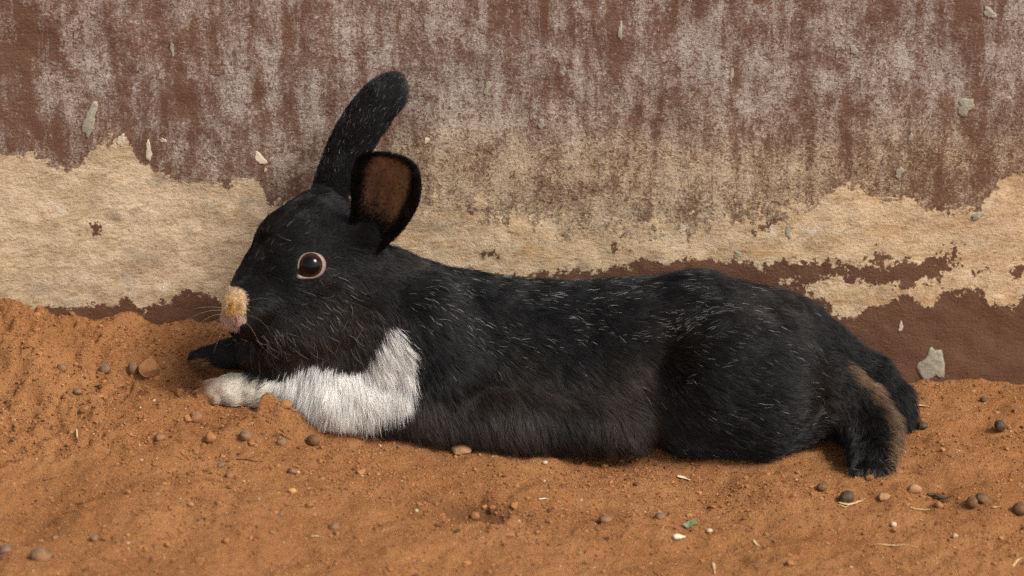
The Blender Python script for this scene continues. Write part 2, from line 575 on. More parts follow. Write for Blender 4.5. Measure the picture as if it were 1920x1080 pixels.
# ------------------------------------------------------------------ rabbit: implicit body -> one continuous mesh
VOX = 0.0018
G0 = np.array([-0.232, -0.185, -0.012]); G1 = np.array([0.290, -0.004, 0.165])
GN = np.ceil((G1 - G0) / VOX).astype(int) + 1
FIELD = np.full(GN, 1.0, np.float32)
GX = [G0[k] + VOX * np.arange(GN[k]) for k in range(3)]


def limb(pts, k=0.012, sy=1.0):
    """chain of tapered round cones through (px, py, depth, radius px) blended into FIELD"""
    P = [(at_depth(p[0], p[1], p[2]), p[3] * PXM) for p in pts]
    if len(P) == 1: P = [P[0], (P[0][0] + np.array([1e-5, 0, 0]), P[0][1])]
    rm = max(r for _, r in P) * max(1, sy) + k * 2 + VOX * 3
    A = np.array([p for p, _ in P])
    lo = np.clip(((A.min(0) - rm - G0) / VOX).astype(int), 0, GN - 1); hi = np.clip(((A.max(0) + rm - G0) / VOX).astype(int) + 2, 1, GN)
    X, Y, Z = np.meshgrid(*[GX[i][lo[i]:hi[i]] for i in range(3)], indexing='ij')
    best = None
    for (a, ra), (b, rb) in zip(P[:-1], P[1:]):
        s = np.array([1, 1 / sy, 1])
        ab = (b - a) * s
        qx, qy, qz = X - a[0], (Y - a[1]) / sy, Z - a[2]
        t = np.clip((qx * ab[0] + qy * ab[1] + qz * ab[2]) / (ab @ ab), 0, 1)
        d = np.sqrt((qx - t * ab[0]) ** 2 + (qy - t * ab[1]) ** 2 + (qz - t * ab[2]) ** 2) - (ra + (rb - ra) * t)
        d = d * min(1.0, sy) if sy < 1 else d
        best = d if best is None else smin(best, d, 0.004)
    sl = tuple(slice(lo[i], hi[i]) for i in range(3))
    FIELD[sl] = smin(FIELD[sl], best, k)


def smin(a, b, k):
    h = np.clip(0.5 + 0.5 * (b - a) / k, 0, 1)
    return b * (1 - h) + a * h - k * h * (1 - h)


# torso
limb([(730, 585, .078, 92), (850, 632, .074, 122), (1000, 672, .070, 140), (1150, 680, .070, 150), (1300, 676, .070, 160), (1405, 690, .070, 150)], .02)
# neck and chest
limb([(625, 505, .078, 84), (740, 590, .080, 98)], .02)
limb([(545, 650, .080, 62), (640, 672, .082, 82), (760, 690, .080, 100)], .018)
limb([(500, 662, .075, 42), (560, 672, .078, 55)], .012)
# lower flank roll
limb([(730, 772, .105, 36), (820, 768, .112, 56), (980, 778, .115, 60), (1175, 782, .112, 60)], .005)
limb([(800, 590, .095, 66), (840, 690, .108, 62), (800, 745, .110, 54)], .010)          # shoulder and upper arm
# near thigh, knee fold and lower leg
limb([(1345, 695, .104, 118), (1420, 715, .104, 120)], .006)
limb([(1300, 790, .108, 58), (1420, 798, .108, 52), (1500, 778, .095, 50)], .016)
limb([(1440, 690, .075, 108), (1500, 705, .07, 72)], .014)
limb([(1470, 795, .065, 52), (1575, 800, .074, 42)], .012)
# near hind foot lying on its side, toes to the camera
limb([(1500, 722, .084, 76), (1560, 740, .086, 56), (1604, 772, .090, 54), (1638, 812, .106, 46), (1636, 864, .130, 38)], .012)
for dx, dy, r in ((-16, 14, 17), (2, 20, 19), (18, 12, 17)):
    limb([(1632 + dx * .6, 862 + dy * .5, .132, r), (1632 + dx, 866 + dy, .143, r * .85)], .004)
# far hind foot and tail
limb([(1480, 650, .055, 84), (1560, 686, .048, 56), (1625, 718, .050, 48), (1664, 760, .058, 44), (1684, 792, .067, 30)], .014)
limb([(1515, 640, .048, 36), (1560, 658, .050, 17)], .008)
# skull
limb([(598, 466, .078, 84)], .012, .82)
limb([(580, 488, .082, 78), (505, 532, .094, 60), (462, 566, .106, 36)], .012, .9)
limb([(610, 560, .083, 74), (560, 570, .088, 64)], .014, .95)
limb([(585, 600, .085, 58), (500, 598, .094, 42), (462, 600, .104, 28)], .010)
limb([(548, 500, .090, 62), (620, 520, .082, 60)], .012)
limb([(548, 456, .080, 58), (590, 440, .072, 54)], .014, .9)          # forehead
limb([(478, 560, .103, 44), (462, 586, .105, 36)], .008)              # blunt muzzle
limb([(520, 608, .092, 44), (600, 598, .090, 56)], .012)              # full cheek
# nose pad, lips, chin
limb([(446, 562, .112, 24), (438, 572, .117, 21)], .004)
limb([(450, 598, .116, 15), (462, 598, .112, 20)], .003)
limb([(428, 597, .112, 14), (436, 606, .113, 11)], .003)
limb([(448, 616, .109, 15)], .005)
# near foreleg and paw
limb([(790, 735, .098, 62), (640, 742, .106, 40), (540, 735, .096, 25), (490, 732, .090, 22)], .012)
limb([(500, 732, .091, 20), (440, 733, .087, 29), (406, 735, .085, 26)], .010)
for dy, dd in ((-14, -.006), (0, .002), (14, .007)):
    limb([(408, 735 + dy * .8, .085 + dd, 13), (374 + abs(dy) * .5, 738 + dy, .085 + dd, 10)], .002)
# far forepaw
limb([(500, 655, .058, 32), (430, 662, .055, 24), (372, 672, .053, 16)], .008)
# scalp under the ears
limb([(596, 410, .068, 40), (612, 376, .058, 30)], .014)
limb([(668, 455, .085, 38), (690, 440, .093, 24)], .014)


def surface_nets(Fd):
    nx, ny, nz = Fd.shape
    s = Fd < 0
    cnt = np.zeros((nx - 1, ny - 1, nz - 1), np.uint8)
    for a in (0, 1):
        for b in (0, 1):
            for c in (0, 1):
                cnt += s[a:nx - 1 + a, b:ny - 1 + b, c:nz - 1 + c]
    cells = np.argwhere((cnt > 0) & (cnt < 8))
    idx = np.full(cnt.shape, -1, np.int64)
    idx[tuple(cells.T)] = np.arange(len(cells))
    acc = np.zeros((len(cells), 3)); num = np.zeros(len(cells))
    corners = [np.array(c) for c in np.ndindex(2, 2, 2)]
    for a in corners:
        for ax in range(3):
            if a[ax]: continue
            b = a.copy(); b[ax] = 1
            fa = Fd[tuple((cells + a).T)]; fb = Fd[tuple((cells + b).T)]
            m = (fa < 0) != (fb < 0)
            t = fa / np.where(m, fa - fb, 1)
            p = cells + a + t[:, None] * (b - a)
            acc[m] += p[m]; num[m] += 1
    V = acc / num[:, None] * VOX + G0
    quads = []
    for ax in range(3):
        u, v = (ax + 1) % 3, (ax + 2) % 3
        sl0 = [slice(1, -1)] * 3; sl1 = [slice(1, -1)] * 3
        sl0[ax] = slice(0, -1); sl1[ax] = slice(1, None)
        sa, sb = s[tuple(sl0)], s[tuple(sl1)]
        for flip, m in ((False, sa & ~sb), (True, ~sa & sb)):
            e = np.argwhere(m)
            if not len(e): continue
            off = np.ones(3, int); off[ax] = 0
            e = e + off
            eu = np.zeros(3, int); eu[u] = 1
            ev = np.zeros(3, int); ev[v] = 1
            q = np.stack([idx[tuple((e - eu - ev).T)], idx[tuple((e - ev).T)], idx[tuple(e.T)], idx[tuple((e - eu).T)]], -1)
            quads.append(q[:, ::-1] if flip else q)
    return V, np.concatenate(quads)


BV, BQ = surface_nets(FIELD)
# light Laplacian smoothing
ed = np.concatenate([BQ[:, [0, 1]], BQ[:, [1, 2]], BQ[:, [2, 3]], BQ[:, [3, 0]]])
for _ in range(2):
    acc = np.zeros_like(BV); num = np.zeros(len(BV))
    for a, b in ((0, 1), (1, 0)):
        np.add.at(acc, ed[:, a], BV[ed[:, b]]); np.add.at(num, ed[:, a], 1)
    BV = BV * .5 + .5 * acc / num[:, None]

# ears: cupped shells whose roots run into the scalp
EARS = []


def ear(pts, opening, phi, thick, nu=30, nv=20):
    """pts: (px, py, depth, half-width px, side tilt); opening: direction the cup faces"""
    P = np.array([at_depth(*p[:3]) for p in pts]); W = np.array([p[3] * PXM for p in pts])
    t0 = np.linspace(0, 1, len(P)); t = np.linspace(0, 1, nu)

    def smooth(a):
        # Catmull-Rom through the control values
        out = []
        for q in t:
            f = q * (len(P) - 1); i = min(int(f), len(P) - 2); f -= i
            p0, p1, p2, p3 = a[max(i - 1, 0)], a[i], a[i + 1], a[min(i + 2, len(P) - 1)]
            out.append(.5 * (2 * p1 + (p2 - p0) * f + (2 * p0 - 5 * p1 + 4 * p2 - p3) * f * f + (3 * p1 - p0 - 3 * p2 + p3) * f ** 3))
        return np.array(out)
    C, Wd = smooth(P), smooth(W)
    T = np.gradient(C, axis=0); T /= np.linalg.norm(T, axis=1)[:, None]
    op = np.array(opening, float)
    V, TAN, INNER = [], [], []
    v = np.linspace(-1, 1, nv)
    for side in (0, 1):                 # 0 inner face, 1 outer face
        for i in range(nu):
            n = op - (op @ T[i]) * T[i]; n /= np.linalg.norm(n)
            sd = np.cross(T[i], n)
            ph = phi * (1.25 - .5 * t[i])
            for w in v:
                a = ph * w
                rad = Wd[i] / math.sin(min(ph, 1.5))
                p = C[i] + sd * rad * math.sin(a) - n * rad * (math.cos(a) - math.cos(ph) * .5 - .5)
                rimless = max(0.0, 1 - abs(w) ** 6) * max(0.15, 1 - t[i] ** 12)
                off = (-n * math.cos(a) + 0 * sd) * 0 + (n * math.cos(a) - sd * math.sin(a)) * thick * .5 * rimless * (1 if side == 0 else -1)
                V.append(p + off); TAN.append(T[i])
                INNER.append((1 - sstep(.48, .76, w if w > 0 else -w * .9)) * sstep(.22, .45, t[i]) * (1 - sstep(.80, .96, t[i])) * (1 if side == 0 else 0))
    Q = []
    for side in (0, 1):
        b = side * nu * nv
        for i in range(nu - 1):
            for j in range(nv - 1):
                q = (b + i * nv + j, b + i * nv + j + 1, b + (i + 1) * nv + j + 1, b + (i + 1) * nv + j)
                Q.append(q if side == 0 else q[::-1])
    o = nu * nv
    for i in range(nu - 1):
        Q.append((i * nv, (i + 1) * nv, o + (i + 1) * nv, o + i * nv))
        e = nv - 1
        Q.append((i * nv + e, o + i * nv + e, o + (i + 1) * nv + e, (i + 1) * nv + e))
    for j in range(nv - 1):
        e = (nu - 1) * nv
        Q.append((e + j, e + j + 1, o + e + j + 1, o + e + j))
        Q.append((j, o + j, o + j + 1, j + 1))
    V = np.array(V); Q = np.array(Q)
    EARS.append((V, Q, np.array(TAN), np.array(INNER)))


# near ear, opening to the camera
ear([(676, 490, .088, 16), (684, 455, .092, 32), (704, 415, .098, 48), (722, 370, .106, 64), (731, 335, .112, 67), (738, 307, .116, 58), (740, 294, .117, 36)],
    (-.25, -1, .30), .95, .0045)
# far ear, its back to the camera
ear([(604, 395, .062, 34), (620, 345, .056, 44), (643, 290, .050, 47), (672, 238, .046, 48), (704, 195, .042, 46), (737, 166, .039, 37), (757, 152, .038, 17)],
    (.75, .8, -.1), .80, .0045)

verts, quads, tans, inner = [BV], [BQ], [np.zeros_like(BV)], [np.zeros(len(BV))]
off = len(BV)
for V, Q, T, I in EARS:
    verts.append(V); quads.append(Q + off); tans.append(T); inner.append(I); off += len(V)
RV, RQ = np.concatenate(verts), np.concatenate(quads)
RT, RI = np.concatenate(tans), np.concatenate(inner)
IS_EAR = np.concatenate([np.zeros(len(BV)), np.ones(len(RV) - len(BV))])

rabbit = bpy.data.objects.new('rabbit', None)
rabbit.empty_display_size = .05
rloc = Vector((0.04, -0.08, 0.004))
rabbit.location = rloc
COL.objects.link(rabbit)
tag(rabbit, 'black rabbit with white chest and cream nose stretched out on red dirt by the wall', 'rabbit')
bpy.context.view_layer.update()


def child(o, parent=rabbit):
    """keeps world coordinates although the rabbit's empty is not at the origin"""
    o.parent = parent
    o.matrix_parent_inverse = Matrix.Translation(-rloc)
    return o


# ---- coat markings: polygons seen from the side, carried through the body
def in_poly(p, poly):
    x, y = p[:, 0], p[:, 1]
    r = np.zeros(len(p), bool)
    n = len(poly)
    for i in range(n):
        x1, y1 = poly[i]; x2, y2 = poly[(i + 1) % n]
        c = ((y1 > y) != (y2 > y)) & (x < (x2 - x1) * (y - y1) / (y2 - y1 + 1e-9) + x1)
        r ^= c
    return r


WHITE = [(395, 690), (440, 692), (500, 712), (540, 702), (578, 678), (615, 690), (650, 698), (683, 682), (704, 648), (724, 612), (744, 616), (768, 650),
         (780, 700), (770, 745), (720, 752), (690, 768), (640, 786), (600, 784), (560, 772), (520, 755), (470, 775), (360, 775), (355, 720)]
EYE_PX = np.array([583.0, 497.0])


def coat_color(P, noise_seed=0):
    """albedo of the coat, painted lustre included, for points on the body"""
    px = project(P)
    j = np.stack([vnoise(P[:, 0] * 160, P[:, 1] * 160, P[:, 2] * 160, seed=81), vnoise(P[:, 0] * 160, P[:, 1] * 160, P[:, 2] * 160, seed=82)], -1)
    pj = px + j * 7 + RNG.normal(0, 3.5, px.shape)
    front = P[:, 1] < -0.070
    x, y = pj[:, 0], pj[:, 1]
    n = fbm(P[:, 0] * 30, P[:, 1] * 30, P[:, 2] * 30, octaves=3, seed=83) * .5 + .5
    c = np.tile(np.array([.0026, .0022, .0021]), (len(P), 1))

    def blend(mask, col):
        m = np.clip(mask, 0, 1)[:, None]
        return c * (1 - m) + np.array(col) * m
    g = lambda cx, cy, sx, sy: np.exp(-((x - cx) / sx) ** 2 - ((y - cy) / sy) ** 2)
    brown = np.clip(.9 * g(600, 660, 120, 40) + .8 * g(650, 600, 60, 50) + .75 * sstep(660, 770, y + 45 * (n - .5) * 2) * (1 - sstep(1180, 1260, x)) * sstep(600, 700, x)
                    + .6 * g(1430, 570, 70, 40) + .5 * g(1240, 700, 60, 90) + .4 * g(1560, 760, 60, 60), 0, 1) * (.35 + .9 * n)
    c = blend(brown, (.046, .029, .020))
    c = blend(.55 * np.clip(g(1010, 790, 190, 60) + .6 * g(1490, 640, 40, 50) + .5 * g(760, 500, 60, 30), 0, 1) * (n > .45), (.060, .050, .045))  # grey lustre clumps painted into the coat colour, mostly on the lower flank
    white = in_poly(pj, WHITE) & (P[:, 1] < -0.068)
    c[white] = np.array([.93, .915, .885])
    # stained toes of the white paw
    st = white * np.clip(sstep(430, 378, x + 16 * j[:, 0]) + .8 * sstep(740, 764, y) * sstep(480, 430, x), 0, 1)
    pawc = white * sstep(560, 480, x)
    c = blend(pawc * .8, (.95, .89, .77))
    c = blend(np.clip(st * 1.05, 0, 1), (.37, .175, .065))
    far_tip = (x < 405) & (y > 672) & (P[:, 1] > -0.075)
    c[far_tip] = np.array([.25, .13, .05])
    # cream nose and pale lips
    nose = (np.abs((px[:, 0] - 437) / 26) ** 2.6 + np.abs((px[:, 1] - 567) / 27) ** 2.6 < 1 + .2 * j[:, 0]) & (P[:, 1] < -.09)
    c[nose] = np.array([.78, .62, .42])
    core = nose * np.clip(1.15 - np.hypot((px[:, 0] - 437) / 24, (px[:, 1] - 574) / 26), 0, 1) * (.6 + .7 * j[:, 1] + .35 * RNG.random(len(P)))
    c = blend(core, (.60, .36, .11))
    for cx, cy in ((430, 572), (447, 574)):                # nostril slits
        c = blend(nose * np.exp(-((px[:, 0] - cx) / 4) ** 2 - ((px[:, 1] - cy) / 6) ** 2), (.22, .10, .03))
    lip = in_poly(px, [(406, 582), (430, 592), (458, 588), (463, 602), (450, 608), (446, 620), (432, 620), (412, 606)])
    c[lip & ~nose] = np.array([.66, .52, .44])
    # dusty sole on the far side of the near hind foot
    a = np.array([(1580, 692), (1622, 716), (1656, 758), (1684, 812), (1682, 850)], float)
    dmin = np.full(len(P), 1e9)
    for p0, p1 in zip(a[:-1], a[1:]):
        ab = p1 - p0
        t = np.clip(((pj - p0) @ ab) / (ab @ ab), 0, 1)
        dmin = np.minimum(dmin, np.linalg.norm(pj - p0 - t[:, None] * ab, axis=1))
    sole = (1 - sstep(2, 17, dmin)) * (P[:, 1] < -0.078)
    c = blend(sole * .85, (.17, .095, .050))
    toe = sstep(878, 900, y) * (x > 1590) * (x < 1670)
    c = blend(toe * .6, (.16, .105, .06))
    return c, white, nose | lip


bcol, bwhite, bnose = coat_color(RV)
bcol = bcol * np.where(bwhite, 1.0, .8)[:, None]
# bare skin in the ear cups, with light through the ear painted in
skin = np.array([.26, .135, .095])
epx = project(RV)
pink = np.array([.150, .080, .068])
amber_glow = np.array([.175, .098, .045])  # orange of light shining through the ear, put into the skin colour
mixv = np.clip((RV[:, 0] - at_depth(700, 380, .1)[0]) / .02 + .3, 0, 1)[:, None]
ear_in = (pink * (1 - mixv) + amber_glow * mixv) * (1 + .45 * fbm(RV[:, 0] * 260, RV[:, 1] * 60, RV[:, 2] * 70, octaves=3, seed=97))[:, None]
bcol = bcol * (1 - RI[:, None]) + ear_in * RI[:, None]


def skin_material():
    n = N('rabbit_skin')
    a = n.attr('coat')
    c = n.coord()
    f = n.noise(c, 400, 4, .6)
    col = n.mix(n.ramp(f, .3, .75, 0, .35), a[0], n.mix(1.0, a[0], (.45, .40, .38), 'MULTIPLY'))
    n.b.inputs['Subsurface Weight'].default_value = .12
    n.b.inputs['Subsurface Radius'].default_value = (.004, .0015, .0008)
    n.b.inputs['Subsurface Scale'].default_value = 1.0
    return n.done(col, .7, n.bump(f, .0006, .5), .25)


body = quads_obj('body', RV, RQ, skin_material())
color_attr(body, 'coat', bcol)
child(body)


# ---- fur
def fur_material(name, sheen=.10, thin=.30):
    """fibre: dull body colour that lets some light through, with a streak of gloss along the hair"""
    m = bpy.data.materials.new(name); m.use_nodes = True
    t = m.node_tree; t.nodes.remove(t.nodes['Principled BSDF'])
    nw = t.nodes.new; ln = t.links.new
    a = nw('ShaderNodeAttribute'); a.attribute_name = 'fur_color'
    d = nw('ShaderNodeBsdfDiffuse'); ln(a.outputs['Color'], d.inputs['Color'])
    tr = nw('ShaderNodeBsdfTranslucent'); ln(a.outputs['Color'], tr.inputs['Color'])
    m1 = nw('ShaderNodeMixShader'); m1.inputs[0].default_value = thin
    ln(d.outputs[0], m1.inputs[1]); ln(tr.outputs[0], m1.inputs[2])
    r = nw('ShaderNodeBsdfHair'); r.component = 'Reflection'
    r.inputs['Color'].default_value = (.60, .60, .61, 1)
    r.inputs['Offset'].default_value = math.radians(3)
    r.inputs['RoughnessU'].default_value = .15; r.inputs['RoughnessV'].default_value = .5
    m2 = nw('ShaderNodeMixShader'); m2.inputs[0].default_value = sheen
    ln(m1.outputs[0], m2.inputs[1]); ln(r.outputs[0], m2.inputs[2])
    ln(m2.outputs[0], t.nodes['Material Output'].inputs['Surface'])
    return m


FUR = fur_material('black_fur_fibre', .050, .15)
PALE = fur_material('white_fur_fibre', .03, .40)


def make_curves(name, pts, radius, color, mat, parent=rabbit):
    """pts (n, k, 3) world positions, radius (n, k), color (n, 3)"""
    n, k = pts.shape[:2]
    cu = bpy.data.hair_curves.new(name)
    cu.add_curves([k] * n)
    cu.attributes['position'].data.foreach_set('vector', np.ascontiguousarray(pts, np.float32).ravel())
    ra = cu.attributes.get('radius') or cu.attributes.new('radius', 'FLOAT', 'POINT')
    ra.data.foreach_set('value', np.ascontiguousarray(radius, np.float32).ravel())
    ca = cu.attributes.new('fur_color', 'FLOAT_COLOR', 'CURVE')
    ca.data.foreach_set('color', np.concatenate([color, np.ones((n, 1))], 1).astype(np.float32).ravel())
    cu.materials.append(mat)
    o = bpy.data.objects.new(name, cu)
    COL.objects.link(o)
    return child(o, parent)


tri = np.concatenate([RQ[:, [0, 1, 2]], RQ[:, [0, 2, 3]]])
A, B, C3 = RV[tri[:, 0]], RV[tri[:, 1]], RV[tri[:, 2]]
FN = np.cross(B - A, C3 - A)
AREA = np.linalg.norm(FN, axis=1) * .5
VN = np.zeros_like(RV)
for k in range(3): np.add.at(VN, tri[:, k], FN)
VN /= np.linalg.norm(VN, axis=1)[:, None] + 1e-12
FC = (A + B + C3) / 3
FCP = project(FC)
FND = VN[tri].mean(1)

FLOW = np.array([
    (437, 560, .35, -1), (437, 590, .2, .9), (480, 560, 1, .05), (470, 505, .65, -.75), (505, 440, .7, -.7), (550, 470, 1, -.35), (540, 550, 1, .2), (600, 560, 1, .3),
    (640, 520, 1, .25), (620, 440, .8, -.6), (560, 400, .6, -.8), (500, 610, .75, .65), (468, 630, .15, 1), (560, 630, .5, .85), (640, 620, .5, .85), (690, 560, .9, .5),
    (480, 670, -.3, 1), (560, 690, -.15, 1), (640, 690, 0, 1), (700, 660, .15, 1), (540, 740, -.35, 1), (600, 750, -.15, 1), (660, 760, 0, 1), (720, 720, .12, 1), (755, 660, .4, 1),
    (395, 735, -1, 0), (440, 735, -1, .05), (490, 735, -1, .2), (380, 665, -1, .05), (440, 660, -1, .2),
    (760, 490, 1, .1), (850, 520, 1, .12), (800, 600, .85, .5), (1000, 540, 1, .02), (1100, 600, 1, .1), (1000, 650, 1, .22), (900, 640, 1, .35), (1200, 540, 1, -.03),
    (1300, 520, 1, .06), (1300, 620, 1, .03), (1400, 550, 1, .25), (1470, 580, .8, .6), (1500, 640, 1, .3), (1300, 750, 1, .08), (1400, 700, 1, 0), (1400, 800, 1, .05),
    (1480, 720, 1, -.1), (1280, 840, 1, .3), (1400, 850, 1, .1), (1500, 800, 1, .2), (850, 740, .35, 1), (950, 780, .25, 1), (1050, 740, .7, .75), (1100, 800, .4, 1),
    (1190, 790, .35, 1), (1000, 830, .3, 1), (750, 800, .3, .9), (900, 700, .7, .7), (1150, 720, .9, .4),
    (1560, 730, 1, .4), (1600, 760, .45, 1), (1625, 830, .1, 1), (1640, 890, .05, 1), (1600, 680, 1, .5), (1660, 730, .7, .8), (1690, 790, .4, 1), (1550, 660, 1, .25)], float)


def flow_dirs(P, Nn):
    px = project(P)
    acc = np.zeros((len(P), 2))
    for fx, fy, dx, dy in FLOW:
        w = 1.0 / ((px[:, 0] - fx) ** 2 + (px[:, 1] - fy) ** 2 + 30 ** 2) ** 1.6
        l = math.hypot(dx, dy)
        acc += w[:, None] * np.array([dx / l, dy / l])
    acc /= np.linalg.norm(acc, axis=1)[:, None] + 1e-12
    d = acc[:, :1] * np.array([1.0, 0, 0]) - acc[:, 1:] * np.array([0, .15, 1.0])
    d = d - (d * Nn).sum(1)[:, None] * Nn
    return d / (np.linalg.norm(d, axis=1)[:, None] + 1e-9)


def sample(n, weight):
    w = AREA * weight
    f = RNG.choice(len(w), n, p=w / w.sum())
    u, v = RNG.random(n), RNG.random(n)
    m = u + v > 1
    u[m], v[m] = 1 - u[m], 1 - v[m]
    bw = np.stack([1 - u - v, u, v], -1)[..., None]
    P = (RV[tri[f]] * bw).sum(1)
    Nn = (VN[tri[f]] * bw).sum(1); Nn /= np.linalg.norm(Nn, axis=1)[:, None]
    T = (RT[tri[f]] * bw).sum(1); I = (RI[tri[f]] * bw[..., 0]).sum(1); E = (IS_EAR[tri[f]] * bw[..., 0]).sum(1)
    return P, Nn, T, I, E


# fur length by place (metres), inverse-distance blended
LEN = np.array([(437, 565, .0022), (440, 605, .0020), (470, 540, .0040), (500, 460, .0050), (560, 420, .0065), (583, 497, .0030), (540, 560, .0055), (620, 570, .0075),
                (660, 520, .0085), (560, 640, .0100), (480, 650, .0110), (640, 670, .0120), (600, 740, .0165), (700, 740, .0175), (740, 670, .0150), (400, 735, .0026), (455, 735, .0050),
                (510, 735, .0080), (380, 668, .0060), (760, 510, .0110), (900, 560, .0120), (1100, 600, .0130), (1300, 560, .0130), (1480, 580, .0125), (900, 760, .0130),
                (1100, 790, .0135), (1350, 720, .0125), (1350, 840, .0110), (1500, 720, .0120), (1560, 740, .0090), (1600, 760, .0065), (1630, 850, .0060), (1660, 740, .0105), (1550, 660, .0130)])


def fur_len(P):
    px = project(P)
    a = np.zeros(len(P)); b = np.zeros(len(P))
    for x, y, l in LEN:
        w = 1.0 / ((px[:, 0] - x) ** 2 + (px[:, 1] - y) ** 2 + 25 ** 2) ** 1.6
        a += w * l; b += w
    return a / b


def eye_dist(P):
    px = project(P)
    q = px - EYE_PX - np.array([-3.0, 2.0])
    ca, sa = math.cos(.35), math.sin(.35)
    u = q[:, 0] * ca - q[:, 1] * sa; v = q[:, 0] * sa + q[:, 1] * ca
    r = np.hypot(u / 28.0, v / 24.0)
    return np.where(P[:, 1] < -0.085, r, 9)


KP = 6
TT = np.linspace(0, 1, KP)


def strands(P, Nn, D, L, lift, jit, clump, crad=.0055, wave=.05):
    n = len(P)
    # low-frequency tufting of the direction, then per-hair jitter
    tuft = np.stack([vnoise(P[:, 0] * 120, P[:, 1] * 120, P[:, 2] * 120, seed=s) for s in (71, 72, 73)], -1)
    tuf2 = np.stack([vnoise(P[:, 0] * 380, P[:, 1] * 380, P[:, 2] * 380, seed=s) for s in (74, 75, 76)], -1)
    d = D + .46 * tuft + .30 * tuf2 + jit[:, None] * RNG.normal(0, 1, (n, 3))
    d = d - (d * Nn).sum(1)[:, None] * Nn
    d /= np.linalg.norm(d, axis=1)[:, None] + 1e-9
    side = np.cross(d, Nn)
    lf = lift * np.clip(1 + .35 * RNG.normal(0, 1, n) + .5 * tuft[:, 0], .15, 3)
    bend = RNG.normal(0, wave, n)
    t = TT[None, :, None]
    L3 = L[:, None, None]
    pts = P[:, None] + L3 * (d[:, None] * (t * (1 - .12 * t)) + Nn[:, None] * lf[:, None, None] * (1.7 * t - .95 * t * t) + side[:, None] * bend[:, None, None] * t * t * 1.5)
    pts[..., 2] -= (L * .10)[:, None] * TT[None] ** 2
    if np.any(clump > 0):
        m = max(8, n // 20)
        sel = RNG.choice(n, m, replace=False)
        kd = KDTree(m)
        for i, s_ in enumerate(sel): kd.insert(P[s_], i)
        kd.balance()
        idx = np.empty(n, int); dist = np.empty(n)
        for i in range(n):
            _, idx[i], dist[i] = kd.find(P[i])
        g = sel[idx]
        pull = clump * np.clip(1 - dist / crad, 0, 1) * RNG.uniform(.3, 1.1, n)
        gp = pts[g]
        pts = pts + (gp - pts) * (pull[:, None] * TT[None] ** 1.3)[..., None]
    # never into the ground
    gz = ground_base(pts[..., 0], pts[..., 1]) + .0005
    pts[..., 2] = np.maximum(pts[..., 2], gz)
    return pts


facing = -(FND @ (FC.mean(0) - CAM) / np.linalg.norm(FC.mean(0) - CAM))
vis = np.clip(.35 + .65 * sstep(-.35, .15, facing), .12, 1) * np.where(FND[:, 2] < -.75, .3, 1)
is_e = IS_EAR[tri].mean(1)
small = np.exp(-(((FCP[:, 0] - 500) / 130) ** 2 + ((FCP[:, 1] - 540) / 110) ** 2)) * 1.2 + is_e * 1.6 + 2.2 * np.exp(-((FCP[:, 0] - 430) / 70) ** 2 - ((FCP[:, 1] - 735) / 50) ** 2)
NF = 330000
wht = in_poly(FCP, WHITE) * (FC[:, 1] < -.068)
P, Nn, T, I, E = sample(NF, vis * (1 + small + 1.6 * wht))
ed_ = eye_dist(P)
keep = (ed_ > 1.0) & (RNG.random(NF) > I * .93)
P, Nn, T, I, E, ed_ = P[keep], Nn[keep], T[keep], I[keep], E[keep], ed_[keep]
D = flow_dirs(P, Nn)
ear_m = E > .5
De = T - (T * Nn).sum(1)[:, None] * Nn; De /= np.linalg.norm(De, axis=1)[:, None] + 1e-9
D[ear_m] = De[ear_m]
L = fur_len(P)
L[ear_m] = .0036 - .0012 * I[ear_m]
L *= np.clip(.35 + .65 * (ed_ - 1) / 1.0, .3, 1)
_, _w, _n = coat_color(P)
L = np.where(_n, np.minimum(L, .0017), L)
L *= np.clip(RNG.normal(1, .22, len(L)), .45, 1.7)
colr, white, nose = coat_color(P)
lift = np.where(ear_m, .30, np.where(project(P)[:, 0] > 1540, .38, .24)); lift = np.where(white, np.where(project(P)[:, 0] < 500, .16, .40), lift); lift = np.where(nose, .5, lift)
jit = np.where(white, .16, .14); jit = np.where(nose, .3, jit)
pts = strands(P, Nn, D, L, lift, jit, np.where(white, .60, .68))
# colour jitter: single hairs differ in darkness; some browner tips
j = np.exp(RNG.normal(0, .30, len(P)))
tn = vnoise(P[:, 0] * 150, P[:, 1] * 150, P[:, 2] * 150, seed=95)
j = j * np.where(tn > 0, 1 + 1.1 * tn, 1 + .5 * tn)
cj = colr * np.where(white | nose, np.clip(j, .85, 1.1), np.clip(j, .4, 2.6))[:, None]
rb = np.where(ear_m, .000055, .000075); rb = np.where(white, .000080, rb)
rad = rb[:, None] * np.array([1.0, 1.0, .95, .8, .55, .12])[None] * RNG.uniform(.7, 1.3, len(P))[:, None]
blk = ~(white | nose)
make_curves('fur', pts[blk], rad[blk], cj[blk], FUR)
wf = make_curves('white_fur', pts[white], rad[white], cj[white], PALE)
wf['label'] = 'white fur on the chest and near front paw'
nf = make_curves('nose_fur', pts[nose & ~white], rad[nose & ~white], cj[nose & ~white], PALE)
nf['label'] = 'short cream yellow fur on the nose'

